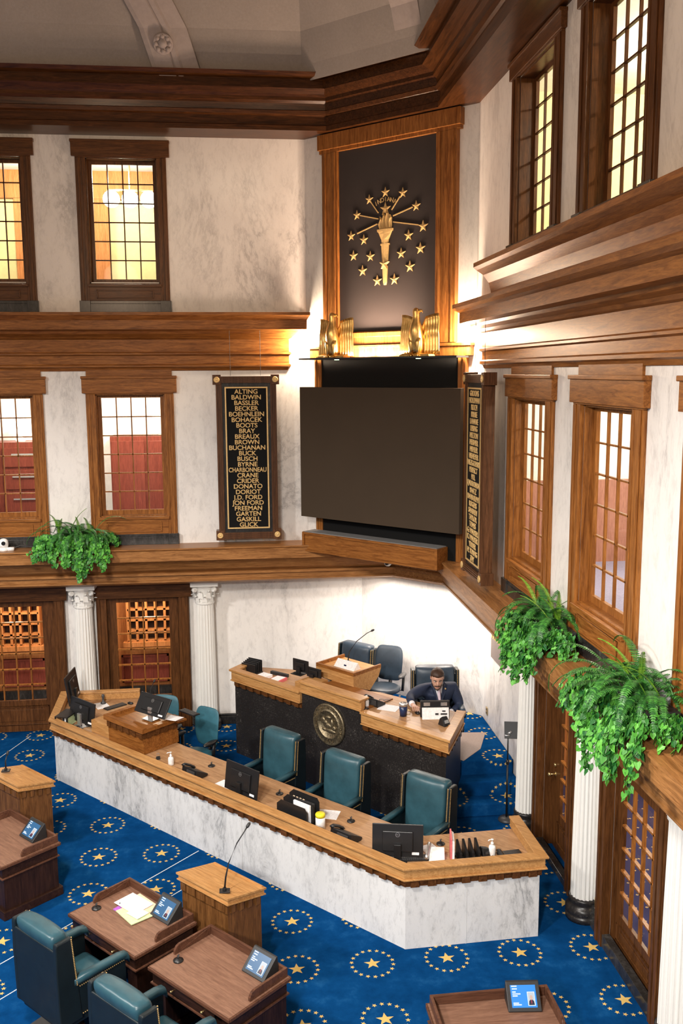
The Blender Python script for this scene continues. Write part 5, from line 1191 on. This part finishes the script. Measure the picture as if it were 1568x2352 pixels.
# paper pile on the first senator desk: each sheet and folder a thing
for k, (lb, x, y, z, rz, w, h, mt, th) in enumerate((('purple folder, lowest of the paper pile on the senator desk', -.02, .10, 0, 4, .30, .23, 'purple_folder', .010), ('pale green folder in the paper pile, nearest the tablet', .06, .05, .010, -8, .30, .22, 'green_folder', .010),
        ('tan folder under the white letter on the senator desk', .0, .16, .020, -3, .34, .25, 'cream_paper', .012), ('white card at the lower right of the paper pile', .1, .06, .032, 2, .16, .13, 'paper', .006), ('white letter with a round dark seal on top of the paper pile', -.06, .14, .038, 1, .22, .31, 'paper', .004))):
    p = onsd(0, x*1.2-.10, y*1.1, z); tt = sheet(lb, p.x, p.y, p.z, -47.5+90*(k == 4)+rz, w*1.25, h*1.25, mt, th)
    if k == 4: m = MB(); m.lathe([(0, .004), (.011, .004), (.011, .0055), (0, .0055)], (-.105, .125, 0), 12); m.build('printed_seal', 'dark_grey', tt, False, True)
# chair mats
def mat(label, pts, z, mt='mat_plastic'):  # default: the mat's own grey-brown plastic
    m = MB(); m.prism(pts, z, z+.006); tag(m.build('chair_mat', mt), label, 'mat')
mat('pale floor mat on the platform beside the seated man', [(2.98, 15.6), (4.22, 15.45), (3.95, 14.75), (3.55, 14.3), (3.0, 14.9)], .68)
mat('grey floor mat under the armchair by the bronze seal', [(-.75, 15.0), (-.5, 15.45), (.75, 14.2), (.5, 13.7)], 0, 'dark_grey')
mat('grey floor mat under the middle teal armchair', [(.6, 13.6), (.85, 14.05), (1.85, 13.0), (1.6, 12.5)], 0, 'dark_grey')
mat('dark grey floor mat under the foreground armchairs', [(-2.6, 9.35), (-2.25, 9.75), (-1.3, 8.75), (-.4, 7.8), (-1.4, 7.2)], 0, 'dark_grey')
# metal floor strips
for nm, a, b, lb in (('floor_strip', (-.72, 13.15), (-3.1, 10.585), 'long thin pale metal strip across the carpet, passing the paper desk'), ('floor_strip', (-.86, 12.16), (-2.95, 9.91), 'thin pale metal strip in the carpet behind the foreground armchair'), ('floor_strip', (-4.16, 18.05), (-4.6, 16.75), 'short thin metal strip in the carpet before the left glazed door')):
    p, q = Vector(a), Vector(b); t_ = (q-p).normalized(); n_ = Vector((t_.y, -t_.x))*.005
    m = MB(); m.prism([tuple(p-n_), tuple(p+n_), tuple(q+n_), tuple(q-n_)], 0, .005); tag(m.build(nm, 'stripe'), lb, 'strip')
# ================================================================== THE SEATED MAN
def skin_mesh(pts, edges, radii, root=0, sub=2):
    me = bpy.data.meshes.new('skin_tmp'); me.from_pydata([Vector(p) for p in pts], edges, [])
    o = bpy.data.objects.new('skin_tmp', me); COL.objects.link(o); o.modifiers.new('s', 'SKIN')
    if not me.skin_vertices: me.attributes.new('x', 'FLOAT', 'POINT')
    for i, r in enumerate(radii):
        sv = me.skin_vertices[0].data[i]; sv.radius = r if isinstance(r, tuple) else (r, r); sv.use_root = (i == root)
    md = o.modifiers.new('u', 'SUBSURF'); md.levels = sub; md.render_levels = sub
    bpy.context.view_layer.update(); dg = bpy.context.evaluated_depsgraph_get()
    r = bpy.data.meshes.new_from_object(o.evaluated_get(dg)); bpy.data.objects.remove(o); return r
def link_mesh(name, me, mat, parent, smooth=True):
    me.transform(WM[parent.name].inverted()); me.materials.clear(); me.materials.append(MATS[mat])
    if smooth:
        for p in me.polygons: p.use_smooth = True
    o = bpy.data.objects.new(name, me); COL.objects.link(o); o.parent = parent; WM[o.name] = WM[parent.name]; return o
def man():
    k = 1.33; t = thing('person', 'man in a blue suit and pale tie seated at the rostrum, hand on mouse', 'person', (3.24, 14.95, .68))
    pel, spine, chest, neck = (3.24, 15.02, 1.37), (3.235, 14.95, 1.52), (3.225, 14.84, 1.67), (3.20, 14.755, 1.815)
    hd = Vector((3.175, 14.66, 1.985))
    sR, eR, wR = (2.96, 14.84, 1.745), (2.715, 14.66, 1.685), (2.70, 14.345, 1.665)
    sL, eL, wL = (3.49, 14.87, 1.735), (3.60, 14.80, 1.45), (3.42, 14.62, 1.40)
    hipR, knR, anR, toR = (3.12, 15.0, 1.33), (3.06, 14.55, 1.34), (3.05, 14.62, .78), (3.05, 14.45, .72)
    hipL, knL, anL, toL = (3.37, 15.0, 1.33), (3.42, 14.58, 1.34), (3.42, 14.65, .78), (3.42, 14.48, .72)
    pts = [pel, spine, chest, neck, tuple(hd+Vector((0, .03, -.09))), sR, eR, wR, sL, eL, wL, hipR, knR, anR, toR, hipL, knL, anL, toL]
    ed = [(0, 1), (1, 2), (2, 3), (3, 4), (2, 5), (5, 6), (6, 7), (2, 8), (8, 9), (9, 10), (0, 11), (11, 12), (12, 13), (13, 14), (0, 15), (15, 16), (16, 17), (17, 18)]
    rad = [.12, .10, .09, .06, .06, .04, .04, .034, .04, .04, .034, .10, .075, .05, .045, .10, .075, .05, .045]
    # right hand: palm reaching over the mouse with five bent fingers
    palm = len(pts); pts.append((2.715, 14.25, 1.672)); ed.append((7, palm)); rad.append((.042, .022))
    for dx, l1, r in ((-.042, .055, .0125), (-.015, .07, .0135), (.012, .075, .0135), (.038, .066, .0125)):
        a = len(pts); x = 2.72+dx
        pts += [(x, 14.205, 1.682), (x+dx*.1, 14.205-l1*.7, 1.684), (x+dx*.12, 14.205-l1*1.25, 1.662), (x+dx*.1, 14.205-l1*1.55, 1.640)]; rad += [r*1.1, r, r*.95, r*.8]
        ed += [(palm, a), (a, a+1), (a+1, a+2), (a+2, a+3)]
    a = len(pts); pts += [(2.765, 14.265, 1.660), (2.795, 14.22, 1.650), (2.80, 14.165, 1.640)]; rad += [.016, .0145, .012]; ed += [(palm, a), (a, a+1), (a+1, a+2)]
    # left hand in the lap
    b = len(pts); pts.append((3.36, 14.58, 1.40)); ed.append((10, b)); rad.append((.04, .022))
    for dx in (-.035, -.012, .012, .034):
        a = len(pts); pts += [(3.31+dx*.4, 14.55+dx, 1.405), (3.27+dx*.3, 14.54+dx, 1.39), (3.245, 14.54+dx, 1.37)]; rad += [.0135, .0125, .010]; ed += [(b, a), (a, a+1), (a+1, a+2)]
    a = len(pts); pts += [(3.35, 14.54, 1.43), (3.32, 14.51, 1.43)]; rad += [.015, .012]; ed += [(b, a), (a, a+1)]
    body = skin_mesh(pts, ed, rad)
    # head: lofted rings (z, half width, front, back) in head space: x right, y forward, z up
    HR = (Matrix.Rotation(radians(172), 3, 'Z') @ Matrix.Rotation(radians(-24), 3, 'X'))
    hp = lambda x, y, z: hd + HR @ Vector((x, y, z))
    rows = [(-.165, .030, .108, -.02), (-.150, .052, .118, -.0), (-.125, .072, .122, .03), (-.095, .084, .124, .075), (-.06, .092, .124, .10), (-.02, .097, .122, .115), (.02, .101, .122, .125), (.06, .103, .124, .128), (.095, .098, .117, .122), (.125, .083, .098, .105), (.148, .055, .065, .075), (.158, .02, .025, .035)]
    n = 28; m = MB(hp); rings = []
    for z, w, f, bk in rows:
        r = []
        for j in range(n):
            a = 2*pi*j/n; x = w*sin(a)*(1.0 if abs(sin(a)) < .95 else .995); y = (f if cos(a) > 0 else bk)*cos(a)
            if cos(a) > .2:
                y *= 1 - .10*abs(sin(a))**2
                if .005 < z < .045 and .3 < abs(sin(a)) < .7: y -= .012       # eye sockets
                if -.03 < z < .0 and .35 < abs(sin(a)) < .8: y += .004           # cheeks
            r.append((x, y, z))
        rings.append(r)
    m.loft(rings)
    m.loft([[(-.012, .115, .035), (.012, .115, .035), (0, .13, .038)], [(-.018, .115, .0), (.018, .115, 0), (0, .148, .0)], [(-.026, .112, -.035), (.026, .112, -.035), (0, .160, -.030)], [(-.02, .112, -.05), (.02, .112, -.05), (0, .135, -.048)]])
    for s in (-1, 1):    # ears
        m.loft([[(s*(.094+.016*q), -.005-.018*cos(2*pi*j/12)*c_-.006*q, .005+.036*sin(2*pi*j/12)*c_) for j in range(12)] for q, c_ in ((0, .8), (.6, 1), (1.2, .9), (1.0, .55), (.5, .4))])
    m.tube([hp(0, -.01, -.08)-hp(0, 0, 0)+Vector((0, 0, 0)) if False else (0, -.02, -.10), (0, -.035, -.20)], .062, 14)
    bmesh.ops.recalc_face_normals(m.bm, faces=m.bm.faces); m.bm.from_mesh(body)
    me = bpy.data.meshes.new('body'); m.bm.to_mesh(me); m.bm.free(); bo = link_mesh('body', me, 'skin', t); me.materials.append(MATS['suit'])
    for f in me.polygons:   # the part of the body under the clothes
        c = WM[t.name] @ f.center
        if c.z < 1.80 and not (c.y < 14.40) and not (c.z < 1.46 and 3.2 < c.x < 3.44 and c.y < 14.62 and c.z > 1.34): f.material_index = 1
    # facial details
    for s in (-1, 1):
        m = MB(hp); m.sphere((s*.042, .099, .022), .017, .013, .010, 12); e = m.build('eye', 'eye_white', t, True)
        m = MB(hp); m.sphere((s*.042, .110, .019), .007, .004, .007, 10); m.build('iris', 'hair', e, True)
        m = MB(hp); m.tube([(s*.020, .122, .046), (s*.042, .122, .054), (s*.070, .104, .046)], [.006, .008, .004], 8); m.build('eyebrow', 'hair', t, True)
    m = MB(hp); m.tube([(-.028, .118, -.088), (0, .127, -.086), (.028, .118, -.088)], [.004, .008, .004], 8); m.build('mouth', 'lips', t, True)
    # short beard: a shell over jaw and chin, moustache
    m = MB(hp); br = []
    for z, w, f, bk in rows[:5]:
        g = .010; br.append([((w+g*.6)*sin(a), (f+g)*cos(a)*(1 - .10*abs(sin(a))**2), z - g*.4) for a in [(-82+164*j/16)*pi/180 for j in range(17)]])
    inner = br
    def mask(i, j): return i < 2 or abs(j-8) > 4 or (i == 2 and abs(j-8) > 2)
    vs = [[m.bm.verts.new(hp(*p)) for p in r] for r in br]
    for i in range(len(vs)-1):
        for j in range(16):
            if mask(i, j) and (i < 2 or abs(j-7.5) > 4.4): m.quad([vs[i][j], vs[i][j+1], vs[i+1][j+1], vs[i+1][j]])
    m.tube([(-.05, .098, -.082), (-.03, .118, -.066), (0, .130, -.062), (.03, .118, -.066), (.05, .098, -.082)], [.006, .010, .009, .010, .006], 8)
    be = m.build('beard', 'hair', t, True); md = be.modifiers.new('t', 'SOLIDIFY'); md.thickness = .006
    m = MB(hp); hr = []   # hair cap: short sides, fuller top brushed back
    for z, w, f, bk in ((-.06, .078, -.02, .108), (-.02, .098, .012, .124), (.03, .108, .030, .134), (.065, .112, .055, .138), (.088, .110, .072, .138), (.105, .108, .112, .136), (.128, .098, .122, .126), (.152, .080, .108, .105), (.172, .045, .07, .065), (.178, .01, .02, .02)):
        r = []
        for j in range(24):
            a = 2*pi*j/24; y = (f if cos(a) > 0 else bk)*cos(a); x = w*sin(a)
            if z < .08 and cos(a) > 0: y = min(y, f*cos(a))
            r.append((x, y+.006*sin(j*5.1), z+.004*sin(j*3.7)))
        hr.append(r)
    m.loft(hr); m.build('hair', 'hair', t, True)
    # clothes
    jp = [pel, spine, chest, (neck[0], neck[1]+.035, neck[2]-.06), sR, eR, (2.70, 14.42, 1.668), sL, eL, (3.45, 14.66, 1.41)]
    jk = skin_mesh(jp, [(0, 1), (1, 2), (2, 3), (2, 4), (4, 5), (5, 6), (2, 7), (7, 8), (8, 9)], [(.21, .17), (.21, .17), (.225, .18), (.15, .125), .125, .085, .062, .125, .085, .062])
    link_mesh('jacket', jk, 'suit', t)
    tr = skin_mesh([pel, hipR, knR, (3.05, 14.62, .82), hipL, knL, (3.42, 14.65, .82)], [(0, 1), (1, 2), (2, 3), (0, 4), (4, 5), (5, 6)], [.16, .12, .09, .065, .12, .09, .065]); link_mesh('trousers', tr, 'suit', t)
    # direction of the chest front
    F = Vector((-.05, -.90, .42)).normalized(); Rt = Vector((1, -.05, 0)).normalized(); Up = Rt.cross(F).normalized()*-1
    Up = F.cross(Rt).normalized(); Up = Up if Up.z > 0 else -Up
    base = Vector(chest) + Vector((0, .02, .02)); fc = lambda x, z, d: base + Rt*x + Up*z + F*d
    m = MB(); m.loft([[fc(x*w, z, d-abs(x)*.02) for x in (-1, -.5, 0, .5, 1)] + [fc(x*w, z, d-.05) for x in (1, -1)] for z, w, d in ((-.17, .012, .168), (-.05, .045, .176), (.06, .068, .168), (.13, .075, .14))]); m.build('shirt_front', 'shirt', t, True)
    m = MB(); m.loft([[fc(x*w, z, d-abs(x)*.004) for x in (-1, 0, 1)] + [fc(0, z, d-.012)] for z, w, d in ((-.19, .012, .185), (-.14, .030, .187), (.0, .026, .188), (.075, .018, .180), (.085, .024, .178), (.115, .022, .160))]); m.build('tie', 'tie', t, True)
    for s in (-1, 1):
        m = MB(); m.loft([[fc(s*.02, .135, .150), fc(s*.03, .07, .178), fc(s*.075, .10, .150), fc(s*.078, .16, .10)], [fc(s*.02, .14, .145), fc(s*.03, .075, .172), fc(s*.075, .105, .144), fc(s*.078, .165, .094)]]); m.build('collar', 'shirt', t)
        m = MB(); m.loft([[fc(s*.018, -.19, .176), fc(s*.055, -.05, .188), fc(s*.085, .07, .175), fc(s*.095, .16, .11), fc(s*.135, .08, .150), fc(s*.115, .05, .165), fc(s*.105, -.03, .172), fc(s*.05, -.16, .170)], [fc(s*.018, -.19, .186), fc(s*.055, -.05, .198), fc(s*.085, .07, .185), fc(s*.095, .16, .12), fc(s*.135, .08, .160), fc(s*.115, .05, .175), fc(s*.105, -.03, .182), fc(s*.05, -.16, .180)]]); m.build('lapel', 'suit', t)
    m = MB(); m.obox(fc(.105, .02, .19), .022, .012, .022); m.build('lapel_pin', 'gold_paint', t)
    for w, d in ((Vector((2.70, 14.40, 1.667)), Vector((2.705, 14.345, 1.667))), (Vector((3.43, 14.645, 1.405)), Vector((3.40, 14.62, 1.40)))):
        m = MB(); m.tube([w, d], [.054, .047], 14); m.build('cuff', 'shirt', t, True)
man()

# ================================================================== HANGING PLANTERS ON THE LEDGE
def plant(label, c, axis, out, wid, seed, drop, tall):
    """c: point on the ledge; axis: along the ledge; out: towards the hall"""
    rnd = random.Random(seed); c = Vector(c); ax = Vector(axis); ou = Vector(out); up = Vector((0, 0, 1))
    t = thing('hanging_fern', label, 'plant', c, 0, 'ferns and ivy on the ledge')
    P = lambda a, o, z: c + ax*a + ou*o + up*z
    m = MB(P); m.loft([[(a*k, o*k, z) for a, o in ((-wid*.42, -.16), (wid*.42, -.16), (wid*.42, .16), (-wid*.42, .16))] for z, k in ((0, .85), (.22, 1))]); m.build('planter', 'dark_grey', t)
    m = MB(P); m.box(-wid*.38, wid*.38, -.13, .13, .20, .235); m.build('soil', 'soil', t)
    def frond(base, az, el, L, droop, mat, wmax):
        m = MB(); d = (ax*cos(az)+ou*sin(az)); pts = []; e = el; p = base.copy(); N = 22
        for i in range(N+1):
            pts.append(p.copy()); p = p + (d*cos(e)+up*sin(e))*(L/N); e -= droop/N*(.5+1.3*i/N)
        sd = d.cross(up).normalized()
        m.tube(pts[::3]+[pts[-1]], .004, 4)
        for i in range(2, N+1):
            f = i/N; tg = (pts[i]-pts[i-1]).normalized(); nb = tg.cross(sd).normalized()
            for sgn in (-1, 1):
                for hlf in (0, .5):
                    q = pts[i-1].lerp(pts[i], hlf); w = .8*wmax*(sin(min(1, f*1.6+.12)*pi*.5))*(1-f**3*.85)*rnd.uniform(.85, 1.1)
                    tip = q + sd*sgn*w + tg*w*.35 - nb*0 - up*w*.18; b_ = L/N*.30
                    mid = q.lerp(tip, .45)
                    m.poly([q - tg*b_*.4, mid - tg*b_*.75 + up*.004, tip, mid + tg*b_*.75 + up*.004, q + tg*b_*.5])
        m.build('fern_frond', mat, t)
    nf = 40
    for i in range(nf+8):
        az = rnd.uniform(-.35, pi+.35) if i < nf*.8 else rnd.uniform(pi, 2*pi)
        a0 = rnd.uniform(-wid*.34, wid*.34); el = rnd.uniform(.5, 1.25); L = rnd.uniform(.5, .85)*tall
        frond(P(a0, rnd.uniform(-.06, .10), .22), az, el, L, rnd.uniform(1.5, 2.7), 'fern_leaf', rnd.uniform(.065, .095))
    for i in range(5): frond(P(rnd.uniform(-.3, .3)*wid, rnd.uniform(-.1, .05), .22), rnd.uniform(.2, pi-.2), rnd.uniform(1.1, 1.4), rnd.uniform(.5, .7)*tall, rnd.uniform(.6, 1.2), 'fern_light', .055)
    def ivy(base, az, L, down):
        m = MB(); p = base.copy(); d = ax*cos(az)+ou*sin(az); v = d*.8+up*.45; pts = [p.copy()]; n = int(L/.028)
        for i in range(n):
            v = (v*.86 + up*(-.20 if i > down else -.06) + ax*rnd.uniform(-.05, .05) + ou*rnd.uniform(-.04, .045)); v.normalize(); p = p + v*.028
            oo = (p-c).dot(ou); zz = (p-c).z
            if oo < .30 and zz < .03: p = p + ou*(.03); p.z = max(p.z, c.z+.02)
            if zz < .0 and oo < .36: p = p + ou*(.37-oo)
            pts.append(p.copy())
        m.tube(pts[::2], .005, 4)
        for i, q in enumerate(pts[2:]):
            for r_ in range(3 if i % 2 else 2):
                s = rnd.uniform(.034, .062); nrm = (ou*rnd.uniform(.4, 1) + up*rnd.uniform(-.1, .8) + ax*rnd.uniform(-.7, .7)).normalized(); a = nrm.cross(up).normalized(); b = nrm.cross(a).normalized(); rot = rnd.uniform(-.9, .9)
                a2 = a*cos(rot)+b*sin(rot); b2 = b*cos(rot)-a*sin(rot); o = q + a*rnd.uniform(-.05, .05) + ou*rnd.uniform(.0, .05) + up*rnd.uniform(-.03, .03)
                m.poly([o + a2*x*s + b2*y*s + nrm*zz*s for x, y, zz in ((0, .15, 0), (.42, -.1, -.06), (.62, .35, -.12), (.40, .85, -.08), (0, 1.35, -.2))])
                m.poly([o + a2*x*s + b2*y*s + nrm*zz*s for x, y, zz in ((0, .15, 0), (0, 1.35, -.2), (-.40, .85, -.08), (-.62, .35, -.12), (-.42, -.1, -.06))])
        m.build('ivy_vine', 'ivy_leaf', t)
    for i in range(44):
        a0 = rnd.uniform(-.52, .52)*wid; az = rnd.uniform(.15, pi-.15)
        ivy(P(a0, rnd.uniform(.0, .16), rnd.uniform(.10, .24)), az, rnd.uniform(.45, 1.0)*drop*(1.15-abs(a0)/wid*.7), rnd.randint(2, 6))
    for i in range(8):
        s = -1 if i % 2 else 1; ivy(P(s*.42*wid, rnd.uniform(-.12, .1), .2), 0 if s > 0 else pi, rnd.uniform(.3, .5), 4)
plant('fern and ivy planter on the back wall ledge beside the white dome camera', (-3.0, 17.38, 3.82), (1, 0, 0), (0, -1, 0), 1.02, 11, .84, 1.0)
plant('fern and ivy planter on the right ledge, nearest the name board', (3.62, 10.45, 3.82), (0, 1, 0), (-1, 0, 0), 1.05, 5, .92, 1.05)
plant('largest fern and ivy planter, on the right ledge nearest the viewer', (3.62, 7.95, 3.82), (0, 1, 0), (-1, 0, 0), 1.18, 23, .98, 1.18)
